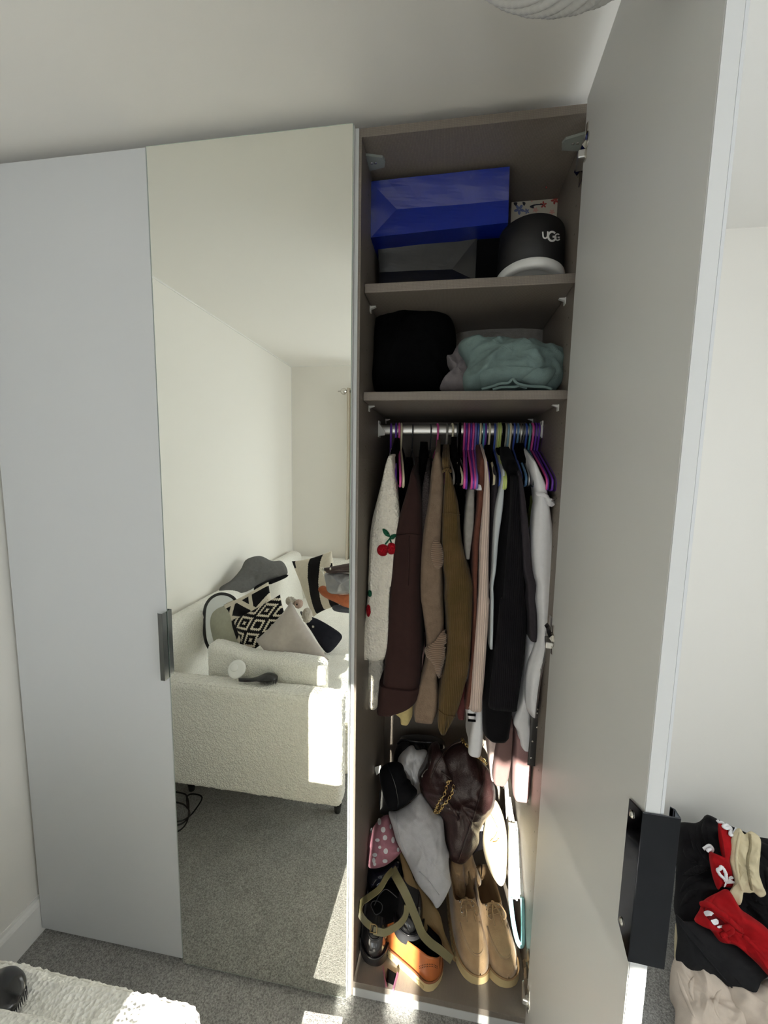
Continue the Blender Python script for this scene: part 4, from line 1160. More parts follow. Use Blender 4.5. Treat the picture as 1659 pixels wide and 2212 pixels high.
db = garment('brown_coat', 'dark brown coat sleeve side out with deep turned-up cuff, second garment from the left', 'coat',
             U((482, 438, 470), (540, 428, 488), (620, 408, 502), (720, 380, 510), (880, 345, 510), (1000, 330, 508), (1290, 306, 500)) +
             Lo((300, 306, 505), (600, 275, 506), (800, 255, 498), (880, 245, 492)), 0.115, 0.48, M_DBROWN, 0.005, 10, 33)
garment('cuff', None, None, Lo((862, 236, 496), (900, 233, 494), (960, 230, 470), (1000, 228, 420), (1030, 224, 330)), 0.107, 0.30, M_DBROWN, 0.003, 10, 34, db, shoulder=0.004)
bv = bvh_of(db)
tube('seam', surf_pts(db, [zu((350, 878)), zu((430, 868)), zu((508, 880))], off=0.0012, bvh=bv), 0.0016, M_DBROWN, db, seg=6)
tube('seam', surf_pts(db, [zu((428, 880)), zu((426, 1000)), zu((420, 1200))], off=0.001, bvh=bv), 0.0014, M_DBROWN, db, seg=6)
garment('charcoal_jumper', 'fuzzy charcoal grey jumper squeezed between the brown coat and the taupe cardigan', 'jumper',
        U((490, 528, 560), (600, 510, 562), (750, 500, 560), (860, 505, 555), (1000, 515, 545)) + Lo((0, 520, 545), (400, 520, 545)), 0.15, 0.48, cloth('charcoal_fuzz', (82, 74, 74), 'voronoi', 220, 0.8), 0.004, seed=35)
tc = garment('taupe_cardigan', 'taupe marl knit cardigan, left of the olive corduroy shirt', 'cardigan',
             U((358, 590, 622), (420, 574, 642), (500, 565, 652), (620, 556, 648), (700, 546, 642), (900, 522, 632), (1100, 511, 640), (1290, 506, 645)) +
             Lo((300, 506, 645), (450, 518, 648), (600, 538, 640), (720, 530, 612), (820, 500, 606), (900, 482, 610), (1000, 455, 606), (1072, 462, 585)), 0.12, 0.47, M_TAUPE, 0.007, 12, 36)
bv = bvh_of(tc)
M_TRIB = mat('taupe_rib_knit', lin((132, 112, 96)), 0.92, sheen=0.2, spec=0.1, bump=('wavez', 55, 0.5), var=(lin((108, 90, 76)), 'wavez', 55, 0.3, 0.8))
decal('rib_trim', tc, [zu(q) for q in ((575, 930), (600, 900), (628, 960), (632, 1060), (605, 1090), (575, 1050), (565, 990))], M_TRIB, tc, off=0.006, bvh=bv, dome=0.006)
decal('rib_trim', tc, [zl(q) for q in ((540, 600), (585, 545), (645, 470), (650, 640), (600, 705), (560, 660))], M_TRIB, tc, off=0.008, bvh=bv, dome=0.008)
decal('rib_cuff', tc, [zl(q) for q in ((590, 640), (640, 590), (652, 640), (640, 760), (605, 785), (588, 720))], M_TRIB, tc, off=0.006, bvh=bv, dome=0.010)
oc = garment('olive_corduroy_shirt', 'olive green corduroy shirt in the middle of the rail', 'shirt',
             U((392, 630, 690), (440, 634, 688), (478, 650, 690), (560, 646, 716), (640, 636, 738), (740, 628, 755), (900, 624, 765), (1000, 624, 786), (1100, 632, 808), (1290, 642, 834)) +
             Lo((200, 648, 836), (450, 656, 832), (700, 650, 814), (850, 622, 784), (950, 602, 758), (1040, 594, 728), (1120, 598, 690), (1146, 615, 668)), 0.115, 0.46, M_OLIVE, 0.006, 11, 37)
bv = bvh_of(oc)
tube('seam', surf_pts(oc, [zu((630, 742)), zu((690, 735)), zu((752, 748))], off=0.001, bvh=bv), 0.0018, M_OLIVE, oc, seg=6)
tube('seam', surf_pts(oc, [zl((612, 985)), zl((660, 1020)), zl((725, 1028))], off=0.001, bvh=bv), 0.0018, M_OLIVE, oc, seg=6)
tube('collar_fold', surf_pts(oc, [zu((648, 470)), zu((668, 452)), zu((686, 470))], off=0.003, bvh=bv), 0.004, M_OLIVE, oc, seg=8)
garment('grey_tshirt', 'light grey t-shirt hanging right of the olive shirt, short sleeve outward', 't-shirt',
        U((530, 820, 842), (600, 800, 842), (700, 786, 840), (780, 780, 836), (860, 775, 828), (960, 778, 815), (1030, 785, 808)), 0.14, 0.44, M_LGREY, 0.004, seed=38)
rc = garment('rust_brown_jersey', 'rust brown long-sleeved jersey beside the blush ribbed knit', 'jersey',
        U((395, 868, 905), (450, 862, 908), (560, 858, 905), (700, 852, 896), (900, 826, 874), (1100, 820, 866), (1290, 826, 860)) + Lo((300, 828, 860), (600, 815, 850), (800, 800, 830), (985, 775, 812)), 0.135, 0.45, M_RUST, 0.004, seed=39)
decal('white_trim', rc, [zu(q) for q in ((850, 610), (852, 575), (868, 550), (886, 560), (888, 590), (880, 575), (868, 568), (860, 585), (858, 640))], M_WSHIRT, rc, off=0.006)
br_ = garment('blush_rib_knit', 'blush pink ribbed knit with frilled hem, left of the long black garments', 'jersey',
        U((392, 900, 918), (470, 902, 930), (560, 900, 938), (700, 888, 940), (900, 872, 936), (1100, 866, 930), (1290, 864, 930)) +
        Lo((300, 858, 936), (600, 834, 916), (800, 820, 902), (960, 812, 890), (985, 806, 892), (1000, 800, 892)), 0.12, 0.42, M_BLUSH, 0.003, 12, 40)
sw = garment('striped_white_jersey', 'white top with two black cuff stripes, hem showing under the blush knit', 'top',
        Lo((700, 800, 850), (900, 790, 850), (985, 782, 852), (1062, 790, 850)), 0.150, 0.40, M_WSHIRT, 0.003, seed=41)
bv = bvh_of(sw)
for yy in (1018, 1054):
    decal('black_stripe', sw, [zl(q) for q in ((802, yy - 10), (852, yy - 6), (852, yy + 10), (802, yy + 6))], M_DEEP, sw, off=0.0015, bvh=bv, smooth_outline=False)
garment('white_dress', 'long plain white dress hanging below the blush knit, narrow at the bottom', 'dress',
        Lo((800, 838, 892), (1000, 834, 896), (1100, 818, 902), (1200, 806, 898), (1290, 800, 884)), 0.17, 0.42, M_WSHIRT, 0.004, seed=42)
garment('grey_jersey', 'slate grey jersey tucked behind the blush knit near the black sleeve', 'jersey',
        U((470, 955, 978), (560, 948, 990), (700, 942, 985), (900, 938, 965), (1100, 930, 950), (1290, 925, 945)), 0.15, 0.44, M_CHAR, 0.003, seed=43)
garment('pale_satin_blouse', 'pale silvery satin top, thin strip beside the black ribbed knit', 'top',
        U((472, 1012, 1030), (560, 1000, 1028), (700, 968, 1020), (900, 952, 994), (1100, 945, 978), (1290, 936, 962)) + Lo((200, 935, 960), (600, 930, 955)), 0.13, 0.42, M_PALEB, 0.003, seed=44)
bk2 = garment('black_trousers', 'long black trousers with scalloped hem, the widest black garment on the rail', 'trousers',
        U((412, 1030, 1108), (470, 1022, 1130), (600, 1018, 1150), (800, 1002, 1180), (1000, 984, 1196), (1290, 955, 1216)) +
        Lo((300, 945, 1210), (600, 920, 1160), (850, 900, 1110), (1000, 890, 1090), (1120, 886, 1074), (1180, 892, 1066), (1196, 915, 1050)), 0.145, 0.46, M_BLACKC, 0.006, 10, 45)
garment('black_rib_jumper', 'black ribbed jumper overlapping the long black trousers, straight hem', 'jumper',
        U((500, 1070, 1112), (700, 1066, 1122), (900, 1054, 1140), (1290, 1022, 1160)) + Lo((300, 1005, 1166), (600, 975, 1164), (850, 945, 1128), (960, 935, 1110), (992, 932, 1106)), 0.118, 0.20, M_BRIB, 0.004, 10, 46, shoulder=0.02)
garment('charcoal_shirt', 'charcoal shirt with short open cuff between the black jumper and the white shirt', 'shirt',
        U((480, 1108, 1136), (560, 1110, 1150), (700, 1118, 1168), (900, 1128, 1190), (1100, 1142, 1208), (1290, 1160, 1226)) + Lo((200, 1164, 1232), (380, 1170, 1238), (500, 1176, 1240), (552, 1184, 1232)), 0.125, 0.32, M_CHAR, 0.004, seed=47)
ws = garment('white_shirt', 'white cotton shirt with frilled collar, rightmost garment on the rail', 'shirt',
        U((412, 1200, 1226), (480, 1208, 1256), (560, 1226, 1290), (640, 1236, 1306), (740, 1224, 1322), (850, 1214, 1334), (1000, 1206, 1340), (1150, 1214, 1338), (1290, 1222, 1332)) +
        Lo((200, 1232, 1326), (350, 1238, 1316), (500, 1240, 1306), (600, 1228, 1300), (750, 1186, 1286), (900, 1172, 1260), (980, 1170, 1246), (1030, 1178, 1234)), 0.12, 0.24, M_WSHIRT, 0.007, 14, 48)
bv = bvh_of(ws)
cl = [(1245, 600), (1275, 598), (1298, 610), (1310, 640), (1335, 660), (1354, 678), (1335, 694), (1312, 690), (1296, 660), (1280, 620), (1250, 612)]
decal('collar', ws, [zu(q) for q in cl], M_WSHIRT, ws, off=0.006, bvh=bv, dome=0.010)
garment('tail', None, None, Lo((560, 1165, 1230), (800, 1140, 1210), (950, 1115, 1200), (1080, 1070, 1200), (1150, 1100, 1225), (1230, 1115, 1212), (1252, 1130, 1205)), 0.16, 0.40, M_WSHIRT, 0.006, 12, 49, ws)
garment('lime_blouse', 'small bit of lime green cloth beside the white shirt on the rail', 'top',
        U((690, 1212, 1232), (760, 1202, 1226), (850, 1196, 1222), (930, 1200, 1216)), 0.15, 0.36, M_LIME, 0.004, seed=50)
garment('yellow_blouse', 'pale yellow cloth corner hanging below the brown coat', 'top',
        Lo((860, 300, 430), (960, 320, 440), (1010, 310, 440), (1050, 362, 438), (1085, 370, 425)), 0.19, 0.40, M_YEL, 0.004, seed=51)
for (rows, lab, m, y, sd_) in (
        (Lo((1100, 1000, 1088), (1200, 985, 1086), (1300, 966, 1078), (1400, 952, 1064), (1455, 950, 1050), (1475, 962, 1030)), 'mauve brown trouser leg hanging low beside the rose one', M_MAUVB, 0.16, 52),
        (Lo((1180, 1092, 1196), (1300, 1088, 1194), (1450, 1082, 1190)) + [(1718, 1105, 1139.5), (1732, 1107, 1136)], 'trouser leg in a sunlit rose tone, hanging lowest at the right', M_ROSE_LIT, 0.17, 53)):
    garment('folded_trousers', lab, 'trousers', rows, y, y + 0.24, m, 0.002, seed=sd_, sq=0.3)
garment('pink_blouse', 'sliver of pale pink cloth between the brown coat and taupe cardigan', 'top', Lo((640, 500, 525), (740, 492, 514), (840, 490, 508), (870, 495, 505)), 0.18, 0.42, cloth('pale_pink', (220, 186, 186)), 0.002, seed=54)
garment('maroon_jumper', 'maroon ribbed jumper showing behind the olive corduroy cuff', 'jumper', Lo((650, 800, 840), (800, 770, 815), (950, 735, 800), (1000, 726, 785), (1052, 730, 780)), 0.19, 0.42, cloth('maroon_knit', (110, 62, 62)), 0.004, seed=55)
garment('blush_blouse', 'pale blush strap of cloth hanging beside the mauve trouser leg', 'top', Lo((1150, 915, 985), (1250, 920, 982), (1350, 928, 972), (1440, 940, 962)), 0.20, 0.36, cloth('pale_blush', (222, 202, 196)), 0.003, seed=56)
# black belt with punched holes
bl = thing('studded_belt', 'black leather belt with small silver eyelets hanging at the far right', 'belt', at(1155, 1656, 'y', 0.15), 'clothes on the rail')
P = [at(*zl(q), 'y', 0.15) for q in ((1262, 930), (1244, 1050), (1236, 1180), (1226, 1290), (1222, 1345))]
tube('strap', catmull(P, False, 40), 0.0022, mat('black_belt_leather', (0.015, 0.015, 0.016), 0.4), bl, seg=10, flat=0.0185, up=(0, -1, 0))
for k, q in enumerate(((1248, 985), (1248, 1010), (1246, 1100), (1216, 1190), (1246, 1232), (1208, 1296), (1240, 1300))):
    lathe('eyelet', [(0.0001, 0.0012), (0.0028, 0.001), (0.0034, 0.0)], at(*zl(q), 'y', 0.1475), M_NICKEL, bl, n=12, mtx=rot_to((0, -1, 0)))
# black fill garments added behind the front row to darken the gaps
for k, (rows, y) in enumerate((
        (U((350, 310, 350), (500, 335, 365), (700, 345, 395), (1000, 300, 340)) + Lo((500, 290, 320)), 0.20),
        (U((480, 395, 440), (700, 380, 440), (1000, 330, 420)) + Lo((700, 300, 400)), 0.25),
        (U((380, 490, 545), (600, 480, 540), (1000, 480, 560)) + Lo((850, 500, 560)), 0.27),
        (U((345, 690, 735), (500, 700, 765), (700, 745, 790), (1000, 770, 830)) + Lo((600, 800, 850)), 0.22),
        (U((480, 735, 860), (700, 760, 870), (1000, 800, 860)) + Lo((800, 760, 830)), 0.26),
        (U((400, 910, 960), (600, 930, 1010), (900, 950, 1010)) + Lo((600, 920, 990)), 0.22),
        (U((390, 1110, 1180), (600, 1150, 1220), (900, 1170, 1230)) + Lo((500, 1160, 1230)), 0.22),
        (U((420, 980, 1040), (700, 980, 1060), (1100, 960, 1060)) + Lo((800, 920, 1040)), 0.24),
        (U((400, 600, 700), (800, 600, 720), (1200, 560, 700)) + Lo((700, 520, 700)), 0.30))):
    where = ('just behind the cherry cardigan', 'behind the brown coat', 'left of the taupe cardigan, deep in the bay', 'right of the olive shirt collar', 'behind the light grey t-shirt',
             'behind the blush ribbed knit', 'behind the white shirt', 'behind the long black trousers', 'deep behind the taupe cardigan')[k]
    garment('black_fill', 'added black fill garment hanging ' + where, 'blouse', rows, y, 0.52, M_DEEP, 0.006, seed=60 + k)

# ================================================================== things at the bottom of the open bay
def zm(p): return 740 + p[0] / 3.6065, 1550 + p[1] / 3.6065          # middle crop
def zb(p): return 740 + p[0] / 3.6065, 1800 + p[1] / 3.6065          # bottom crop
FZ = ZB                                                              # bay floor height
def low(name, label, cat, outline, p0, nrm, thick, m, crop=zm, **k):
    g = k.pop('group', None)
    o = puff(name, [crop(q) for q in outline], p0, nrm, thick, m, None, 'd', **k)
    return tag(o, label, cat, g)

def shoe(name, label, heel, toe, width, m_up, m_sole, m_in, toe_h=0.050, collar=0.085, sole_h=0.022, open_to=0.46, up=(0, 0, 1), group='shoes in the wardrobe', pointed=0.0, lug=True, apron=True, sole_m2=None):
    """heel and toe are the ends of the sole on its underside; up tilts the shoe"""
    H = Vector(heel); Tt = Vector(toe); d = (Tt - H); Ln = d.length; d.normalize()
    u = Vector(up); u = (u - d * u.dot(d)).normalized(); s = d.cross(u)
    t_ = thing(name, label, 'shoe', tuple(H.lerp(Tt, 0.5)), group)
    def W(l, a, h): return H + d * (l * Ln) + s * a + u * h
    def hw(t):                                       # half width of the foot plan
        b = width / 2
        heel_w = 0.74; ball = 1.0
        w_ = heel_w + (ball - heel_w) * (0.5 - 0.5 * math.cos(PI * min(1, t / 0.68)))
        if t < 0.13: w_ *= math.sqrt(max(0, 1 - ((0.13 - t) / 0.13) ** 2)) * 0.99 + 0.01
        if t > 0.68:
            q = (t - 0.68) / 0.32; w_ *= max(0.012, max(0.0, 1 - q ** (2.5 - pointed)) ** 0.5)
        return b * w_
    def shift(t): return width * 0.06 * math.sin(PI * t)
    n = 44
    # sole
    TT = [0.5 - 0.5 * math.cos(PI * i / n) for i in range(n + 1)]
    plan = [(t, hw(t) + 0.004 * min(1, 12 * min(t, 1 - t) + 0.1)) for t in TT]
    out = [(t, w_) for t, w_ in plan] + [(t, -w_) for t, w_ in reversed(plan[1:-1])]
    V = []; F = []
    for h, g in ((0.0, -0.003), (0.004, 0.0), (sole_h - 0.003, 0.001), (sole_h, -0.001)):
        for t, w_ in out:
            lugd = 0.0
            V.append(W(t + (0.004 if t < 0.02 else -0.004 if t > 0.98 else 0) * (g < 0), shift(t) + w_ + math.copysign(g, w_), h))
    m_ = len(out)
    for r in range(3):
        for k in range(m_): F.append((r * m_ + k, r * m_ + (k + 1) % m_, (r + 1) * m_ + (k + 1) % m_, (r + 1) * m_ + k))
    F.append(tuple(range(m_))); F.append(tuple(3 * m_ + k for k in reversed(range(m_))))
    so = mesh('sole', V, F, m_sole, t_)
    bm = bmesh.new(); bm.from_mesh(so.data); bmesh.ops.recalc_face_normals(bm, faces=bm.faces); bm.to_mesh(so.data); bm.free()
    autosmooth(so, 40)
    if lug:
        for k in range(6, n - 8, 3):
            for sg_ in (-1, 1):
                t = k / n; w_ = hw(t) + 0.0035
                c = W(t, shift(t) + sg_ * w_, 0.007)
                bmx = bmesh.new(); vs = bm_box(bmx, -0.0055, 0.0055, -0.0035, 0.0035, -0.0068, 0.006)
                for v in bmx.verts: v.co = c + d * v.co.x + s * v.co.y + u * v.co.z
                bmesh.ops.recalc_face_normals(bmx, faces=bmx.faces)
                frombm('lug', bmx, m_sole, so)
    # upper: arched sections; behind the throat the middle drops to make the opening
    K = 28; V = []; F = []; MI = []
    for i in range(n + 1):
        t = TT[i]; w_ = max(0.002, hw(t) - 0.001)
        vamp = toe_h + (collar * 0.98 - toe_h) * max(0.0, min(1.0, (0.86 - t) / (0.86 - open_to))) ** 1.3
        if t > 0.80: vamp *= math.sqrt(max(0.0, 1 - ((t - 0.80) / 0.205) ** 2)) * 0.85 + 0.15 * (1 - (t - 0.8) / 0.2)
        col = collar * (1.0 + 0.10 * math.cos(PI * min(1, t / 0.5)))
        if t < 0.04: col *= 0.9 + 0.1 * t / 0.04
        for k in range(K + 1):
            a = k / K; th = PI * a
            ca, sa = math.cos(th), math.sin(th)
            h_arch = vamp * abs(sa) ** 0.62
            op = max(0.0, min(1.0, (open_to - t) / 0.05))
            x = w_ * math.copysign(abs(ca) ** (0.6), ca)
            if op > 0:
                e = abs(2 * a - 1)                        # 1 at the base, 0 in the middle
                if e > 0.42:
                    q = (1 - e) / 0.58
                    hh = col * q; xx = math.copysign(w_ * (1 - 0.16 * q * q), ca)
                else:
                    q = e / 0.42
                    hh = 0.010 + (col - 0.010) * q ** 3; xx = math.copysign(w_ * (0.80 * q ** 0.7), ca) if e > 0 else 0
                    if t < 0.06: hh = 0.5 * hh + 0.5 * col * 0.6
                h = h_arch * (1 - op) + hh * op; x = x * (1 - op) + xx * op
            else: h = h_arch
            V.append(W(0.004 + t * 0.992, shift(t) + x, sole_h + h * 1.0))
    for i in range(n):
        for k in range(K):
            F.append((i * (K + 1) + k, i * (K + 1) + k + 1, (i + 1) * (K + 1) + k + 1, (i + 1) * (K + 1) + k))
            e = abs(2 * (k + 0.5) / K - 1); MI.append(1 if (TT[i] + TT[i + 1]) / 2 < open_to - 0.02 and e < 0.40 else 0)
    F.append(tuple(range(K + 1))); MI.append(0)
    up_ = mesh('upper', V, F, [m_up, m_in], t_, midx=MI)
    bm = bmesh.new(); bm.from_mesh(up_.data); bmesh.ops.recalc_face_normals(bm, faces=bm.faces); bm.to_mesh(up_.data); bm.free()
    # welt
    P = [W(t, shift(t) + w_ * 1.0, sole_h + 0.001) for t, w_ in out]
    tube('welt', P, 0.0028, sole_m2 or m_up, t_, seg=6, closed=True)
    if apron:
        P = []
        for k in range(25):
            a = PI * (0.04 + 0.92 * k / 24)
            t = open_to + 0.02 + (0.89 - open_to) * math.sin(a) ** 0.42; f = math.copysign(abs(math.cos(a)) ** 0.8, math.cos(a))
            P.append((t, f))
        bv_ = bvh_of(up_); Q = []
        for t, f in P:
            o_ = W(t, shift(t) + f * hw(min(t, 0.8)) * 0.66, 0.3)
            h_ = bv_.ray_cast(o_, -u)
            if h_[0]: Q.append(h_[0] + u * 0.0006)
        if len(Q) > 4: tube('apron_seam', Q, 0.0026, m_up, up_, seg=6)
    return t_, up_, W, hw, shift, u, s, d

M_SUEDE = mat('beige_suede', lin((178, 150, 116)), 0.95, sheen=0.5, spec=0.1, bump=('noise', 420, 0.25), var=(lin((148, 122, 92)), 'noise', 26, 0.35, 0.75))
M_GUM = mat('beige_rubber', lin((196, 176, 132)), 0.6, bump=('noise', 60, 0.1))
M_LINING = mat('tan_lining', lin((122, 98, 70)), 0.9)
M_BLEATH = mat('black_leather', (0.014, 0.014, 0.016), 0.22, coat=0.35, bump=('noise', 30, 0.06))
M_BRUB = mat('black_rubber', (0.018, 0.018, 0.020), 0.38)
M_TANL = mat('tan_leather', lin((190, 108, 56)), 0.36, coat=0.2, bump=('noise', 120, 0.08), var=(lin((160, 86, 44)), 'noise', 18, 0.35, 0.8))
def laces(up_, W, hw, shift, u, s, d, m, open_to, root, rows=3, bow=True):
    bv_ = bvh_of(up_)
    def S(t, f, e=0.002):
        o_ = W(t, shift(t) + f * hw(t), 0.3); h_ = bv_.ray_cast(o_, -u)
        return (h_[0] if h_[0] else o_ - u * 0.2) + u * e
    for k in range(rows):
        t = open_to + 0.035 + 0.045 * k
        for f in (-0.42, 0.42):
            lathe('eyelet', [(0.0016, 0.0010), (0.0034, 0.0006), (0.0040, -0.0004)], S(t, f, 0.001), M_NICKEL, up_, n=12, mtx=rot_to(u), close=True)
        tube('lace', catmull([S(t, -0.42, 0.001), S(t, -0.2, 0.005), S(t + 0.01, 0.0, 0.006), S(t, 0.2, 0.005), S(t, 0.42, 0.001)], False, 16), 0.0021, m, up_, seg=6)
    if bow:
        c = S(open_to + 0.05, 0.0, 0.010)
        for sgn in (-1, 1):
            P = [c, c + s * sgn * 0.018 + d * 0.012 + u * 0.010, c + s * sgn * 0.030 + d * 0.035 + u * 0.004, c + s * sgn * 0.020 + d * 0.045 - u * 0.002, c + s * sgn * 0.008 + d * 0.020 + u * 0.004, c]
            tube('lace', catmull(P, False, 30), 0.0022, m, up_, seg=6)
            P = [c, c + s * sgn * 0.010 + d * 0.025 + u * 0.006, c + s * sgn * 0.014 + d * 0.060 - u * 0.004]
            tube('lace', catmull(P, False, 16), 0.0021, m, up_, seg=6)
        blob('lace', c, 0.006, m, up_)
for nm, heel, toe, lab in (('left', (0.858, 0.345, FZ + 0.004), (0.921, 0.072, FZ), 'beige suede lace-up shoe with chunky sole, left one of the pair on the wardrobe floor'),
                           ('right', (0.945, 0.345, FZ + 0.004), (1.004, 0.078, FZ), 'beige suede lace-up shoe with chunky sole, right one next to the side panel')):
    r = shoe('boat_shoe', lab, heel, toe, 0.098, M_SUEDE, M_GUM, M_LINING, toe_h=0.052, collar=0.082, sole_h=0.030, open_to=0.44, sole_m2=mat('welt_tan', lin((150, 120, 84)), 0.8))
    t_, up_, W_, hw_, sh_, u_, s_, d_ = r
    laces(up_, W_, hw_, sh_, u_, s_, d_, mat('lace_tan', lin((150, 126, 96)), 0.9), 0.44, t_)
    # side seam of the quarter
    bv_ = bvh_of(up_); Q = []
    for k in range(14):
        t = 0.30 + 0.25 * k / 13
        o_ = W_(t, sh_(t) - 0.3, 0.030 + 0.03 + 0.025 * math.cos(k / 13 * PI)); h_ = bv_.ray_cast(o_, s_)
        if h_[0]: Q.append(h_[0] - s_ * 0.0005)
    if len(Q) > 3: tube('side_seam', Q, 0.0016, M_LINING, up_, seg=5)

shoe('tan_brogue', 'tan orange leather shoe with cream rubber sole, its heel toward the room', (0.802, 0.055, FZ), (0.590, 0.190, FZ), 0.104, M_TANL, M_GUM, M_DEEP, toe_h=0.05, collar=0.074, sole_h=0.026, open_to=0.46, sole_m2=mat('welt_dark', lin((120, 72, 40)), 0.7), apron=False)
tb = [o for o in bpy.data.objects if o.name == 'tan_brogue'][0]
ub = [o for o in tb.children if o.name.startswith('upper')][0]
bv = bvh_of(ub)
for P in ([(600, 1035), (650, 1020), (700, 1020), (735, 1035)], [(600, 1050), (650, 1038), (700, 1036), (735, 1048)]):
    for q in surf_pts(ub, [zb(a) for a in P], off=0.0003, n=12, bvh=bv):
        lathe('brogue_hole', [(0.0001, 0.0004), (0.0014, 0.0004)], q, mat('brogue_dark', lin((70, 38, 20)), 0.8), ub, n=8, mtx=rot_to((0.2, -0.9, 0.4)), close=True)
for heel, toe, up, lab in (((0.590, 0.330, FZ + 0.03), (0.600, 0.062, FZ + 0.002), (0.0, 0.05, 1), 'black leather slip-on shoe against the left side panel'),
                           ((0.688, 0.330, FZ + 0.055), (0.707, 0.078, FZ + 0.078), (0.05, 0.1, 1), 'black leather slip-on shoe resting on top of the tan shoe')):
    shoe('black_loafer', lab, heel, toe, 0.090, M_BLEATH, M_BRUB, M_DEEP, toe_h=0.050, collar=0.070, sole_h=0.032, open_to=0.50, up=up, lug=False)
# mauve cardboard tray edge under the tan shoe
bx = thing('shoe_insert', 'mauve plastic shoe insert lying under the tan shoe near the front edge', 'insert', (0.655, 0.09, FZ))
M_MAUP = mat('mauve_plastic', lin((128, 82, 108)), 0.4)
V = [at(*zb(q), 'z', FZ + h) for q, h in (((310, 1030), 0.020), ((335, 1195), 0.020), ((345, 1200), 0.001), ((312, 1060), 0.001), ((400, 1235), 0.004), ((438, 1100), 0.004), ((432, 1080), 0.018), ((398, 1210), 0.018))]
mesh('side_wall', [*V[:4], *[v + Vector((0.003, 0, 0)) for v in V[:4]]], [(0, 1, 2, 3), (7, 6, 5, 4), (0, 4, 5, 1), (1, 5, 6, 2), (2, 6, 7, 3), (3, 7, 4, 0)], M_MAUP, bx, smooth=False)
mesh('side_wall', [*V[4:], *[v + Vector((-0.003, 0, 0)) for v in V[4:]]], [(0, 1, 2, 3), (7, 6, 5, 4), (0, 4, 5, 1), (1, 5, 6, 2), (2, 6, 7, 3), (3, 7, 4, 0)], M_MAUP, bx, smooth=False)
W2 = [at(*zb(q), 'z', FZ + 0.006) for q in ((340, 1150), (400, 1180), (430, 1100), (350, 1050))]
mesh('base', W2 + [v - Vector((0, 0, 0.003)) for v in W2], [(0, 1, 2, 3), (7, 6, 5, 4), (0, 4, 5, 1), (1, 5, 6, 2), (2, 6, 7, 3), (3, 7, 4, 0)], M_DEEP, bx, smooth=False)

# ---- back layer: black patent bag, white shirt, black pouch
low('black_tote', 'shiny black bag at the back of the wardrobe floor, behind the white shirt', 'bag',
    [(395, 330), (430, 200), (470, 150), (600, 140), (740, 160), (800, 210), (780, 400), (600, 480), (420, 460)], (0.70, 0.50, 0.5), (0.05, -1, 0.25), 0.05,
    mat('black_patent', (0.012, 0.012, 0.013), 0.2, coat=0.5), wr=0.010, ws=14, seed=71, back=0.06)
tb_ = [o for o in bpy.data.objects if o.name == 'black_tote'][0]
bv = bvh_of(tb_)
tube('piping', surf_pts(tb_, [zm(q) for q in ((432, 205), (470, 178), (560, 190), (700, 196))], off=0.003, bvh=bv), 0.003, M_BLEATH, tb_, seg=8)
low('white_shirt', 'crumpled white shirt stuffed between the black pouch and the brown handbag', 'shirt',
    [(430, 330), (500, 240), (545, 220), (575, 255), (655, 260), (640, 380), (600, 520), (610, 640), (520, 640), (470, 480)], (0.70, 0.42, 0.45), (0.0, -1, 0.3), 0.045, M_WSHIRT, wr=0.022, ws=15, seed=72, n=100, rings=20)
pb = low('black_pouch', 'black rounded pouch with scalloped edge leaning on the left side panel', 'pouch',
    [(290, 420), (340, 360), (420, 345), (465, 370), (480, 420), (495, 450), (500, 480), (525, 495), (540, 530), (570, 560), (582, 590), (540, 640), (470, 690), (410, 718), (360, 690), (320, 580)],
    (0.63, 0.33, 0.44), (-0.15, -1, 0.35), 0.040, cloth('black_canvas', (24, 24, 27), 'weave', 400, 0.2, 0.8), wr=0.003, seed=73, sharp=4.0)
bv = bvh_of(pb)
tube('zip', surf_pts(pb, [zm(q) for q in ((352, 372), (385, 450), (415, 540), (432, 640), (428, 705))], off=0.002, bvh=bv), 0.0022, M_BLEATH, pb, seg=6)
low('white_label', 'small white card tag poking out left of the black pouch', 'label', [(250, 385), (300, 372), (300, 420), (265, 450), (252, 410)], (0.59, 0.345, 0.46), (-0.1, -1, 0.3), 0.002, M_WPLAST, wr=0, smooth_outline=False, n=5)
low('grey_box', 'grey cardboard edge low behind the black pouch', 'box', [(290, 560), (345, 600), (365, 740), (330, 760), (285, 720)], (0.60, 0.40, 0.3), (-0.1, -1, 0.3), 0.01, M_GREYT, wr=0.002, seed=75)

# ---- brown handbag with gold chain
hb = low('brown_handbag', 'slouchy dark brown leather handbag with gold chain strap in the middle of the heap', 'handbag',
    [(935, 165), (985, 215), (1060, 310), (1115, 375), (1150, 430), (1185, 555), (1172, 680), (1110, 770), (1060, 860), (1052, 960), (1000, 1050), (935, 1122), (880, 1118), (828, 1082), (800, 950), (775, 780), (700, 700), (640, 620), (620, 560), (592, 440), (640, 330), (690, 215), (740, 190), (760, 250), (830, 225)],
    (0.86, 0.335, 0.42), (0.12, -1, 0.45), 0.085, M_BRL, wr=0.028, ws=7, seed=76, n=130, rings=26, sharp=2.2, back=0.06)
bv = bvh_of(hb)
M_STIT = mat('bag_seam', lin((44, 30, 27)), 0.4)
tube('seam', surf_pts(hb, [zm(q) for q in ((1118, 400), (1080, 560), (1010, 800), (940, 1000), (900, 1115))], off=0.002, bvh=bv, n=80), 0.0024, M_STIT, hb, seg=6)
tube('zip', surf_pts(hb, [zm(q) for q in ((930, 190), (850, 225), (780, 300), (720, 390), (690, 470))], off=0.003, bvh=bv, n=60), 0.0035, M_STIT, hb, seg=8)
tube('zip', surf_pts(hb, [zm(q) for q in ((770, 420), (820, 460), (850, 490))], off=0.002, bvh=bv, n=30), 0.003, M_STIT, hb, seg=8)
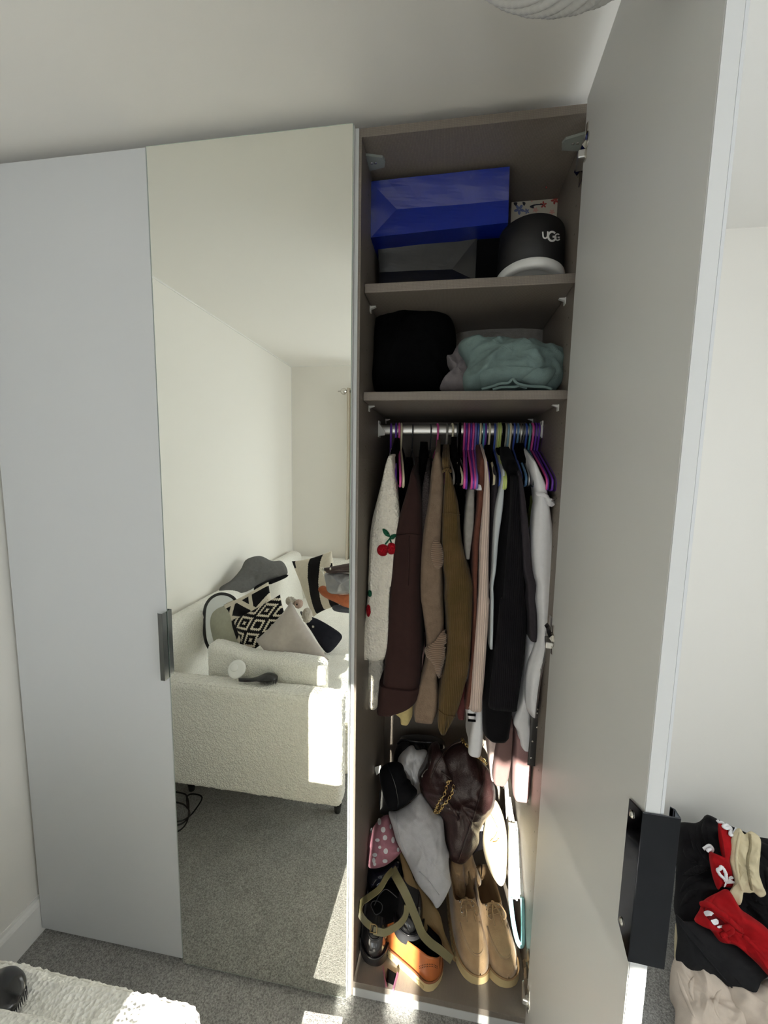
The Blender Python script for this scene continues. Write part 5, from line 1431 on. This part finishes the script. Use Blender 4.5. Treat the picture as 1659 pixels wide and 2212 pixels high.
tube('fold', surf_pts(hb, [zm(q) for q in ((800, 640), (850, 700), (890, 760), (905, 800))], off=-0.001, bvh=bv, n=30), 0.006, M_BRL, hb, seg=8)
# gathered side panel of the handbag
low('brown_leather_bag', 'crumpled very dark brown leather bag squashed left of the handbag', 'bag',
    [(640, 330), (680, 220), (730, 190), (760, 240), (720, 370), (650, 480), (640, 600), (600, 500), (588, 430)], (0.77, 0.37, 0.5), (0.0, -1, 0.4), 0.045, mat('espresso_leather', lin((28, 20, 18)), 0.4, coat=0.2), wr=0.018, ws=16, seed=77)
def chain(pts, parent, bvh, pitch=0.0088, off=0.006):
    C = surf_pts(hb, pts, off=off, n=160, bvh=bvh)
    acc = 0; last = C[0]; stops = [C[0]]
    for p in C[1:]:
        if (p - stops[-1]).length >= pitch: stops.append(p)
    for k in range(len(stops) - 1):
        a, b = stops[k], stops[k + 1]; d = (b - a).normalized(); c = (a + b) / 2
        nn = Vector((0.1, -0.9, 0.4)); nn = (nn - d * nn.dot(d)).normalized(); s = d.cross(nn)
        if k % 2: s = (s * 0.45 + nn * 0.9).normalized()
        P = [c + d * (0.0066 * math.cos(t)) + s * (0.0042 * math.sin(t)) for t in [2 * PI * j / 14 for j in range(14)]]
        tube('chain_link', P, 0.0013, M_GOLD, parent, seg=6, closed=True)
ch = tube('chain', surf_pts(hb, [zm((925, 190)), zm((938, 200)), zm((940, 212))], off=0.006, bvh=bv, n=8), 0.0024, M_GOLD, hb)
chain([zm(q) for q in ((932, 175), (955, 215), (990, 265), (1030, 310), (1075, 340), (1118, 378))], ch, bv)
chain([zm(q) for q in ((1040, 318), (1080, 320), (1122, 345))], ch, bv)
ch = tube('chain', surf_pts(hb, [zm((805, 502)), zm((825, 498)), zm((845, 496))], off=0.006, bvh=bv, n=8), 0.0024, M_GOLD, hb)
chain([zm(q) for q in ((826, 500), (800, 560), (765, 630), (735, 690), (718, 735))], ch, bv)
chain([zm(q) for q in ((862, 535), (840, 600), (800, 660), (760, 715), (720, 740))], ch, bv)
chain([zm(q) for q in ((640, 655), (665, 695), (700, 732), (722, 742))], ch, bv)

# ---- grey sweatshirt spilling forward
M_GMARL = cloth('grey_sweat_marl', (196, 196, 201), 'noise', 420, 0.2, 0.88)
def zmb(p): return zm(p)
gs = low('grey_sweatshirt', 'light grey sweatshirt spilling down the front of the heap beside the handbag', 'sweatshirt',
    [(360, 735), (420, 728), (520, 670), (600, 590), (640, 625), (720, 735), (780, 790), (800, 960), (830, 1060), (826, 1120), (840, 1250), (845, 1300), (790, 1420), (735, 1482), (690, 1420), (590, 1300), (540, 1200), (480, 1080), (420, 960), (390, 850)],
    (0.70, 0.235, 0.30), (0.02, -1, 0.62), 0.036, M_GMARL, wr=0.019, ws=8, seed=78, n=130, rings=24, sharp=3.0)
bv = bvh_of(gs)
tube('waist_seam', surf_pts(gs, [zm(q) for q in ((412, 745), (425, 850), (450, 960), (490, 1060))], off=0.001, bvh=bv, n=50), 0.0022, M_GMARL, gs, seg=6)
tube('seam', surf_pts(gs, [zm(q) for q in ((600, 1200), (660, 1260), (720, 1340), (750, 1380))], off=0.001, bvh=bv, n=40), 0.0018, M_GMARL, gs, seg=6)

# ---- pink spotted pouch
M_PINK = cloth('pink_satin', (204, 142, 158), 'noise', 90, 0.1, 0.92, rough=0.6)
pk = low('spotted_pouch', 'pink cloth pouch with white spots at the left of the heap', 'pouch',
    [(205, 1000), (190, 950), (240, 850), (300, 780), (355, 760), (375, 820), (400, 900), (450, 1000), (462, 1040), (400, 1105), (330, 1150), (250, 1166), (200, 1140)],
    (0.60, 0.24, 0.25), (-0.1, -1, 0.5), 0.05, M_PINK, wr=0.008, ws=16, seed=79, n=100, rings=20, sharp=2.2)
bv = bvh_of(pk)
for (cx, cy_, rx, ry) in ((288, 812, 14, 28), (316, 874, 17, 22), (330, 936, 17, 20), (392, 955, 13, 26), (272, 955, 18, 14), (336, 1040, 17, 22), (252, 1070, 18, 16), (244, 1112, 12, 22), (330, 1116, 20, 16), (226, 880, 9, 22), (250, 1140, 12, 14), (372, 850, 8, 20), (432, 1030, 10, 18), (290, 1010, 12, 12)):
    decal('spot', pk, [zm(q) for q in el(cx, cy_, rx, ry, 10)], M_WSHIRT, pk, off=0.0009, n=18, rings=3, bvh=bv)
low('navy_pouch', 'glossy navy pouch beneath the pink spotted one', 'pouch',
    [(200, 1170), (300, 1160), (420, 1100), (460, 1180), (450, 1290), (330, 1330), (210, 1330)], (0.60, 0.25, 0.18), (-0.1, -1, 0.5), 0.03, mat('navy_gloss', lin((28, 30, 44)), 0.25, coat=0.4), wr=0.010, ws=16, seed=80)

# ---- olive crossbody bag with wide strap and buckle
ob_ = thing('olive_bag', 'olive green crossbody bag with wide looping strap and silver zip, in front of the shoes', 'bag', (0.77, 0.2, FZ + 0.05))
M_OLB = mat('olive_leather', lin((104, 98, 68)), 0.5, bump=('noise', 200, 0.1))
M_OLT = mat('olive_tan_cloth', lin((110, 90, 58)), 0.8, bump=('noise', 200, 0.1))
bd = puff('bag_body', [zb(q) for q in ((445, 140), (500, 200), (540, 330), (620, 420), (690, 520), (760, 640), (790, 760), (830, 860), (875, 960), (882, 1005), (830, 960), (740, 870), (640, 760), (560, 600), (510, 470), (470, 300))],
          (0.77, 0.175, 0.17), (0.05, -1, 0.75), 0.016, M_OLT, ob_, 'd', wr=0.004, seed=81, sharp=3)
bd.name = 'bag_body'
puff('lining_panel', [zb(q) for q in ((560, 480), (640, 600), (720, 720), (800, 840), (868, 985), (800, 930), (700, 860), (630, 740), (560, 580))],
     (0.775, 0.160, 0.15), (0.05, -1, 0.75), 0.010, M_DEEP, ob_, 'd', wr=0.003, seed=82)
bv = bvh_of(bd)
zp = tube('zip', [at(*zb(q), 'y', y) for q, y in (((560, 510), 0.172), ((600, 560), 0.165), ((650, 620), 0.155), ((690, 680), 0.148), ((722, 722), 0.142))], 0.0028, M_STEEL, ob_, seg=8)
c = at(*zb((735, 745)), 'y', 0.136)
tube('zip_pull', [c + Vector((0.006 * math.cos(a), -0.002, 0.010 * math.sin(a) - 0.002)) for a in [2 * PI * k / 18 for k in range(18)]], 0.0016, M_STEEL, zp, closed=True)
def strap(name, pts, width, m, parent, th=0.0016, up=(0, -0.75, 0.66)):
    """flat band following points (px in the bottom crop, depth y)"""
    P = catmull([at(*zb(q), 'y', y) for q, y in pts], False, 70)
    V = []; F = []; n = len(P)
    for i in range(n):
        d = (P[min(i + 1, n - 1)] - P[max(i - 1, 0)]).normalized()
        u = Vector(up); s = d.cross(u).normalized(); u = s.cross(d).normalized()
        w_ = width if not isinstance(width, (list, tuple)) else width[0] + (width[1] - width[0]) * i / (n - 1)
        for a, b in ((-1, -1), (1, -1), (1, 1), (-1, 1)): V.append(P[i] + s * (a * w_ / 2) + u * (b * th))
    for i in range(n - 1):
        for k in range(4): F.append((i * 4 + k, i * 4 + (k + 1) % 4, (i + 1) * 4 + (k + 1) % 4, (i + 1) * 4 + k))
    F.append((0, 1, 2, 3)); F.append(tuple((n - 1) * 4 + k for k in (3, 2, 1, 0)))
    o = mesh(name, V, F, m, parent, smooth=False)
    bm = bmesh.new(); bm.from_mesh(o.data); bmesh.ops.recalc_face_normals(bm, faces=bm.faces); bm.to_mesh(o.data); bm.free()
    return o
strap('strap', [((392, 285), 0.150), ((420, 340), 0.120), ((480, 450), 0.092), ((530, 560), 0.080), ((580, 680), 0.068), ((620, 780), 0.060), ((680, 850), 0.06), ((760, 910), 0.06), ((850, 985), 0.06)], [0.026, 0.020], M_OLB, ob_)
strap('strap', [((396, 282), 0.148), ((345, 340), 0.125), ((290, 430), 0.108), ((215, 490), 0.096), ((150, 540), 0.088), ((134, 610), 0.080), ((170, 680), 0.070), ((232, 735), 0.060)], 0.017, M_OLB, ob_, up=(-0.35, -0.4, 0.85))
st_ = strap('strap', [((500, 560), 0.078), ((490, 640), 0.070), ((445, 705), 0.064), ((380, 748), 0.060), ((320, 772), 0.058), ((240, 757), 0.058)], [0.015, 0.019], M_OLB, ob_, up=(0.2, -0.8, 0.5))
c = at(*zb((240, 742)), 'y', 0.054)
tube('buckle', [c + Vector((0.010 * a, 0.002 * b, 0.012 * b)) for a, b in ((-1, -1), (1, -1), (1.1, 0.6), (0.6, 1), (-0.9, 1))], 0.0018, mat('antique_brass', lin((150, 130, 92)), 0.3, 0.9), st_, closed=True)
tube('keeper', catmull([at(*zb(q), 'y', 0.070) for q in ((312, 735), (322, 760), (335, 800))], False, 12), 0.004, M_OLB, st_, seg=8, flat=0.008)
# dark boot shafts showing between the straps
low('black_boots', 'black suede boots standing behind the olive strap', 'boots',
    [(210, 560), (235, 470), (300, 410), (390, 395), (450, 430), (470, 540), (450, 660), (390, 720), (300, 735), (230, 690)], (0.64, 0.20, 0.2), (0, -1, 0.6), 0.03, M_DEEP, crop=zb, wr=0.004, seed=83, back=0.06)
bb2 = [o for o in bpy.data.objects if o.name == 'black_boots'][0]
bv = bvh_of(bb2)
M_CORD = mat('dark_cord', (0.05, 0.05, 0.055), 0.6)
tube('cord', surf_pts(bb2, [zb(q) for q in ((240, 600), (225, 560), (240, 530), (280, 530), (310, 560), (300, 610), (260, 630), (240, 600))], off=0.002, bvh=bv, n=60), 0.0012, M_CORD, bb2, seg=6)
tube('cord', surf_pts(bb2, [zb(q) for q in ((250, 560), (290, 480), (340, 440), (400, 480), (440, 520))], off=0.002, bvh=bv, n=60), 0.0012, M_CORD, bb2, seg=6)

# ---- cream bag and shoes in the sun at the right
M_CRLE = mat('cream_leather', lin((226, 212, 182)), 0.5, bump=('noise', 120, 0.1))
cb = low('cream_bag', 'cream leather shoulder bag lit by sun behind the beige shoes', 'bag',
    [(1110, 800), (1130, 700), (1185, 640), (1235, 720), (1270, 850), (1285, 1000), (1285, 1150), (1270, 1260), (1235, 1310), (1180, 1250), (1120, 1120), (1090, 960)], (0.985, 0.30, 0.3), (-0.2, -1, 0.4), 0.032, M_CRLE, wr=0.006, seed=84)
bv = bvh_of(cb)
tube('strap_edge', surf_pts(cb, [zm(q) for q in ((1140, 720), (1175, 800), (1205, 880), (1180, 940), (1160, 965), (1200, 968), (1215, 940))], off=0.004, bvh=bv, n=60), 0.003, mat('honey_edge', lin((190, 156, 96)), 0.5), cb, seg=8)
low('dark_pouch', 'dark grey pouch corner between handbag and cream bag', 'pouch', [(1060, 800), (1110, 780), (1120, 850), (1105, 1000), (1040, 1040), (1010, 1060), (1050, 950)], (0.95, 0.36, 0.3), (0, -1, 0.4), 0.02, M_CHAR, wr=0.005, seed=85)
low('cream_band', 'short cream strap lying across the dark grey pouch', 'strap', [(1055, 845), (1120, 830), (1125, 880), (1058, 886)], (0.95, 0.325, 0.3), (0, -1, 0.4), 0.006, M_WSHIRT, wr=0.001, seed=86, smooth_outline=False)
for k, (O, lab) in enumerate((
        ([(840, 1130), (880, 1122), (930, 1128), (945, 1200), (960, 1400), (900, 1420), (850, 1300)], 'tan pleated canvas bag edge behind the left beige shoe'),
        ([(940, 1110), (1000, 1050), (1030, 1130), (1080, 1280), (1030, 1330), (960, 1300)], 'tan shoe tongue standing up behind the left beige shoe'))):
    low('canvas_bag', lab, 'bag', O, (0.86, 0.335, 0.18), (0, -1, 0.45), 0.018, M_SUEDE, wr=0.008, ws=24, seed=87 + k)

# ---- white folding racks with turquoise handles against the right panel
M_TURQ = mat('turquoise_plastic', lin((150, 206, 212)), 0.3)
def rack(name, X0, X1, yt, yb, label, ya, yz):
    t = thing(name, label, 'rack', at(*zm(((X0 + X1) / 2, 1262)), 'y', yz))
    A = at(*zm(((X0 + X1) / 2, yt)), 'y', ya); B = at(*zb(((X0 + X1) / 2, yb)), 'y', yz)
    d = (B - A); s = Vector((1, 0, 0)); wd = 0.011
    V = []; F = []
    nseg = 14
    for k in range(nseg):
        a, b = A + d * (k / nseg), A + d * ((k + 0.90) / nseg)
        i0 = len(V)
        for p in (a, b):
            for x, y in ((-wd, -0.006), (wd, -0.006), (wd, 0.02), (-wd, 0.02)): V.append(p + Vector((x, y, 0)))
        for q in range(4): F.append((i0 + q, i0 + (q + 1) % 4, i0 + 4 + (q + 1) % 4, i0 + 4 + q))
        F += [(i0, i0 + 1, i0 + 2, i0 + 3), (i0 + 7, i0 + 6, i0 + 5, i0 + 4)]
        if k in (0, nseg - 1) or True:
            pass
    for k in range(nseg):
        o = mesh('segment', V[k * 8:(k + 1) * 8], [(0, 1, 5, 4), (1, 2, 6, 5), (2, 3, 7, 6), (3, 0, 4, 7), (3, 2, 1, 0), (4, 5, 6, 7)], M_WPLAST, t, smooth=False)
    tube('edge_rail', [A + Vector((-wd, -0.008, 0)), B + Vector((-wd, -0.008, 0))], 0.0028, M_WPLAST, t)
    tube('edge_rail', [A + Vector((wd, -0.008, 0)), B + Vector((wd, -0.008, 0))], 0.0028, M_WPLAST, t)
    return t, A, B, d
t1, A, B, d = rack('folding_rack', 1300, 1350, 860, 500, 'white ribbed folding rack with turquoise end, left of two by the right panel', 0.30, 0.175)
t2, A2, B2, d2 = rack('folding_rack', 1358, 1398, 850, 500, 'white ribbed folding rack tight against the right side panel', 0.31, 0.180)
P = [at(*zb(q), 'y', y) for q, y in (((1308, 500), 0.170), ((1318, 600), 0.160), ((1335, 720), 0.145), ((1360, 830), 0.130), ((1385, 875), 0.125), ((1405, 850), 0.125), ((1408, 740), 0.140), ((1406, 620), 0.155), ((1400, 505), 0.168))]
tube('handle', catmull(P, False, 60), 0.0068, M_TURQ, t1, seg=10)
for k, (X, y0_, y1_) in enumerate(((1275, 480, 900), (1300, 620, 860))):
    P = [at(*zm(q), 'y', y) for q, y in (((X, y0_), 0.40), ((X + 18, (y0_ + y1_) / 2), 0.36), ((X + 40, y1_), 0.315))]
    tag(tube('white_rod', catmull(P, False, 20), 0.005, M_WPLAST), ('longer' if k == 0 else 'shorter') + ' white plastic rod slanting down above the folding racks', 'rod')
low('pale_folder', 'pale paper sheet edge standing beside the cream bag in the sun', 'paper', [(1262, 500), (1284, 560), (1300, 760), (1290, 980), (1270, 700)], (1.01, 0.38, 0.4), (-0.2, -1, 0.2), 0.004, M_WSHIRT, wr=0.001, seed=90)

# ================================================================== heap of clothes on the floor by the open door
def zh(p): return 1300 + p[0] / 4.3203, 1700 + p[1] / 4.3203
HN = Vector((-0.30, -0.72, 0.62)).normalized()
HP = Vector((1.68, 0.34, 0.22))
def heap(name, label, cat, outline, off, thick, m, p=None, n_=None, **k):
    return tag(puff(name, [zh(q) for q in outline], p or HP + HN * off, n_ or HN, thick, m, None, 'd', **k), label, cat, 'clothes heap by the open door')
FLP, FLN = Vector((1.5, 0.12, 0.030)), Vector((-0.05, -0.25, 0.96))
M_BLK2 = cloth('washed_black_cloth', (34, 33, 35), 'noise', 350, 0.15, 0.8)
M_BLK3 = cloth('lighter_black_cloth', (44, 44, 46), 'noise', 350, 0.12, 0.85)  # a lighter black than the other heap cloth
M_RED = cloth('red_cotton', (190, 28, 34), 'noise', 350, 0.12, 0.85)
M_ECRU = cloth('ecru_cotton', (214, 201, 168), 'noise', 300, 0.12, 0.92)
M_BEIGE = cloth('beige_cotton', (206, 192, 178), 'noise', 300, 0.12, 0.92)
heap('black_jumper', 'large black jumper at the back and left of the floor heap', 'jumper',
     [(700, 350), (880, 335), (940, 300), (985, 258), (1080, 300), (1200, 360), (1400, 450), (1700, 600), (1900, 1500), (1500, 1700), (1000, 1500), (700, 1230), (690, 900), (700, 600)],
     -0.05, 0.06, M_BLK2, wr=0.036, ws=10, seed=101, n=140, rings=28, back=0.12)
heap('black_trousers', 'black trousers folded at the right of the floor heap', 'trousers',
     [(1280, 420), (1420, 480), (1600, 560), (1760, 640), (1800, 1500), (1620, 1480), (1400, 1250), (1280, 1110), (1300, 800)], 0.0, 0.03, M_BLK2, wr=0.018, ws=10, seed=102)
heap('beige_trousers', 'beige trousers spread over the carpet at the bottom of the floor heap', 'trousers',
     [(680, 1600), (640, 1880), (690, 2030), (690, 2250), (760, 2480), (1100, 2500), (1400, 2460), (1420, 2200), (1250, 1900), (1150, 1700), (900, 1560)], 0.0, 0.035, M_BEIGE, p=FLP, n_=FLN, wr=0.030, ws=9, seed=103, n=120, rings=24, back=0.08)
heap('beige_jumper', 'beige top lying right of the beige trousers at the bottom of the heap', 'jumper',
     [(1120, 1880), (1300, 1900), (1480, 1820), (1700, 1850), (1800, 2460), (1450, 2500), (1300, 2250), (1180, 2050)], -0.005, 0.03, M_BEIGE, p=FLP + Vector((0, 0, 0.02)), n_=FLN, wr=0.024, ws=10, seed=104)
heap('ecru_cloth', 'thin ecru cloth strip showing at the left edge of the heap', 'cloth', [(690, 1270), (718, 1310), (706, 1450), (708, 1650), (680, 1640), (676, 1450)], 0.0, 0.008, M_ECRU, wr=0.002, seed=105)
lt = heap('black_tshirt', 'black cloth with a straight seam lying low across the beige trousers', 't-shirt',
     [(690, 1190), (760, 1250), (950, 1270), (1150, 1400), (1350, 1530), (1560, 1720), (1480, 1830), (1455, 2005), (1390, 1960), (1285, 1925), (1130, 1850), (900, 1740), (700, 1640), (705, 1400)], 0.055, 0.026, M_BLK3, wr=0.014, ws=9, seed=106, n=120, rings=22)
bv = bvh_of(lt)
tube('seam', surf_pts(lt, [zh(q) for q in ((700, 1220), (760, 1330), (860, 1450), (1000, 1620), (1180, 1830), (1250, 1900))], off=0.001, bvh=bv), 0.0025, M_BLK3, lt, seg=6)
rd = heap('red_jersey', 'red top with white striped lining rolled over the middle of the heap', 'top',
     [(1180, 960), (1080, 985), (950, 1060), (910, 1150), (862, 1240), (920, 1290), (1010, 1330), (1100, 1440), (1250, 1480), (1420, 1620), (1560, 1770), (1700, 1900), (1760, 1600), (1551, 1330), (1400, 1210), (1290, 1130)], 0.075, 0.034, M_RED, wr=0.022, ws=10, seed=107, n=120, rings=22)
rs = heap('red_vest', 'red top with white edging scrunched under the ecru straps', 'top',
     [(1000, 620), (1040, 615), (1100, 655), (1140, 660), (1140, 500), (1100, 380), (1085, 335), (1140, 350), (1180, 400), (1215, 480), (1195, 700), (1225, 860), (1225, 940), (1120, 930), (1080, 955), (1030, 820)], 0.055, 0.024, M_RED, wr=0.014, ws=14, seed=108, n=110, rings=20)
ec = heap('ecru_vest', 'ecru strappy top draped over the black trousers and red top', 'top',
     [(1240, 410), (1285, 385), (1330, 440), (1365, 420), (1400, 415), (1460, 455), (1485, 510), (1475, 640), (1468, 800), (1500, 920), (1532, 1000), (1478, 1030), (1420, 985), (1385, 990), (1330, 985), (1312, 1000), (1290, 1100), (1240, 1080), (1178, 1010), (1225, 960), (1240, 880), (1195, 700), (1200, 520)], 0.075, 0.020, M_ECRU, wr=0.014, ws=16, seed=109, n=120, rings=22)
bv = bvh_of(ec)
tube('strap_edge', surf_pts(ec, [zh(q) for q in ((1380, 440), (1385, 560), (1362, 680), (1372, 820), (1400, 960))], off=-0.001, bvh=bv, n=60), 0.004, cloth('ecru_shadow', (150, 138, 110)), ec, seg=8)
tube('strap_edge', surf_pts(ec, [zh(q) for q in ((1290, 430), (1270, 540), (1255, 660), (1270, 800), (1310, 960))], off=0.001, bvh=bv, n=60), 0.004, M_ECRU, ec, seg=8)
bv = bvh_of(rs)
for P in ([(1088, 335), (1120, 330), (1155, 365), (1130, 385), (1150, 400), (1195, 372), (1205, 400), (1175, 430), (1190, 460), (1230, 440), (1262, 385)], [(948, 580), (1005, 546), (1035, 580), (1010, 620)], [(1140, 840), (1100, 790), (1095, 760), (1120, 755), (1150, 820), (1160, 865)]):
    Q = surf_pts(rs, [zh(q) for q in P], off=0.008, bvh=bv, n=50)
    if len(Q) > 3: tube('white_edging', Q, 0.0045, M_WSHIRT, rs, seg=8)
for O in ([(1135, 880), (1180, 850), (1220, 870), (1222, 890), (1180, 890), (1125, 915)], [(1170, 830), (1205, 815), (1212, 845), (1175, 850)]):
    decal('white_stripe', rs, [zh(q) for q in O], M_WSHIRT, rs, off=0.006, bvh=bv)
bv = bvh_of(rd)
decal('lining', rd, [zh(q) for q in ((955, 1120), (985, 1150), (1060, 1200), (1140, 1260), (1150, 1300), (1080, 1310), (1010, 1250), (960, 1180))], cloth('dark_red', (120, 24, 30)), rd, off=0.001, bvh=bv)
for O in ([(960, 1172), (1010, 1160), (1040, 1185), (985, 1215)], [(1015, 1245), (1065, 1225), (1090, 1260), (1050, 1290)], [(1070, 1300), (1115, 1282), (1130, 1300), (1085, 1315)]):
    decal('white_stripe', rd, [zh(q) for q in O], M_WSHIRT, rd, off=0.003, bvh=bv)
Q = surf_pts(rd, [zh(q) for q in ((945, 1110), (990, 1105), (1080, 1150), (1200, 1240), (1300, 1330))], off=0.004, bvh=bv, n=50)
tube('rolled_edge', Q, 0.008, M_RED, rd, seg=10)
Q = surf_pts(rd, [zh(q) for q in ((1140, 1310), (1200, 1290), (1205, 1340), (1150, 1370), (1130, 1400), (1180, 1440))], off=0.004, bvh=bv, n=50)
tube('rolled_edge', Q, 0.007, M_RED, rd, seg=10)

# creases standing proud on the heap
def creases(o, m, paths, r, off):
    bv = bvh_of(o)
    for P in paths:
        Q = surf_pts(o, [zh(q) for q in P], off=off, bvh=bv, n=40)
        n = len(Q)
        if n > 4: tube('crease', Q, [max(0.0008, r * math.sin(PI * (i + 0.5) / n) ** 0.6) for i in range(n)], m, o, seg=8)
for o in list(bpy.data.objects):
    if o.get('group') != 'clothes heap by the open door': continue
    if o.name.startswith('black_jumper'):
        creases(o, M_BLK2, [[(800, 380), (850, 480), (890, 600), (960, 710)], [(890, 350), (905, 450), (925, 560), (990, 690)], [(960, 300), (960, 420), (985, 540)], [(740, 830), (830, 800), (920, 760), (1000, 760)],
                            [(720, 1000), (800, 900), (900, 850), (1010, 840)], [(730, 1120), (820, 1010), (920, 950)], [(760, 560), (800, 640), (860, 700), (900, 740)]], 0.010, -0.003)
    if o.name.startswith('beige_trousers'):
        creases(o, M_BEIGE, [[(700, 1700), (740, 1850), (800, 2000), (880, 2180)], [(860, 1760), (830, 1880), (860, 2010)], [(1130, 1880), (1080, 1950), (1060, 2060), (1110, 2180)]], 0.007, -0.002)
    if o.name.startswith('red_jersey'):
        creases(o, M_RED, [[(1060, 1010), (1000, 1080), (960, 1180)], [(1250, 1330), (1350, 1420), (1480, 1540), (1551, 1640)], [(1180, 1420), (1300, 1490), (1400, 1600)]], 0.007, -0.002)
    if o.name.startswith('black_trousers'):
        creases(o, M_BLK2, [[(1310, 1010), (1400, 1110), (1551, 1240)], [(1420, 1040), (1551, 1130)], [(1500, 620), (1540, 800), (1551, 1000)]], 0.007, -0.002)
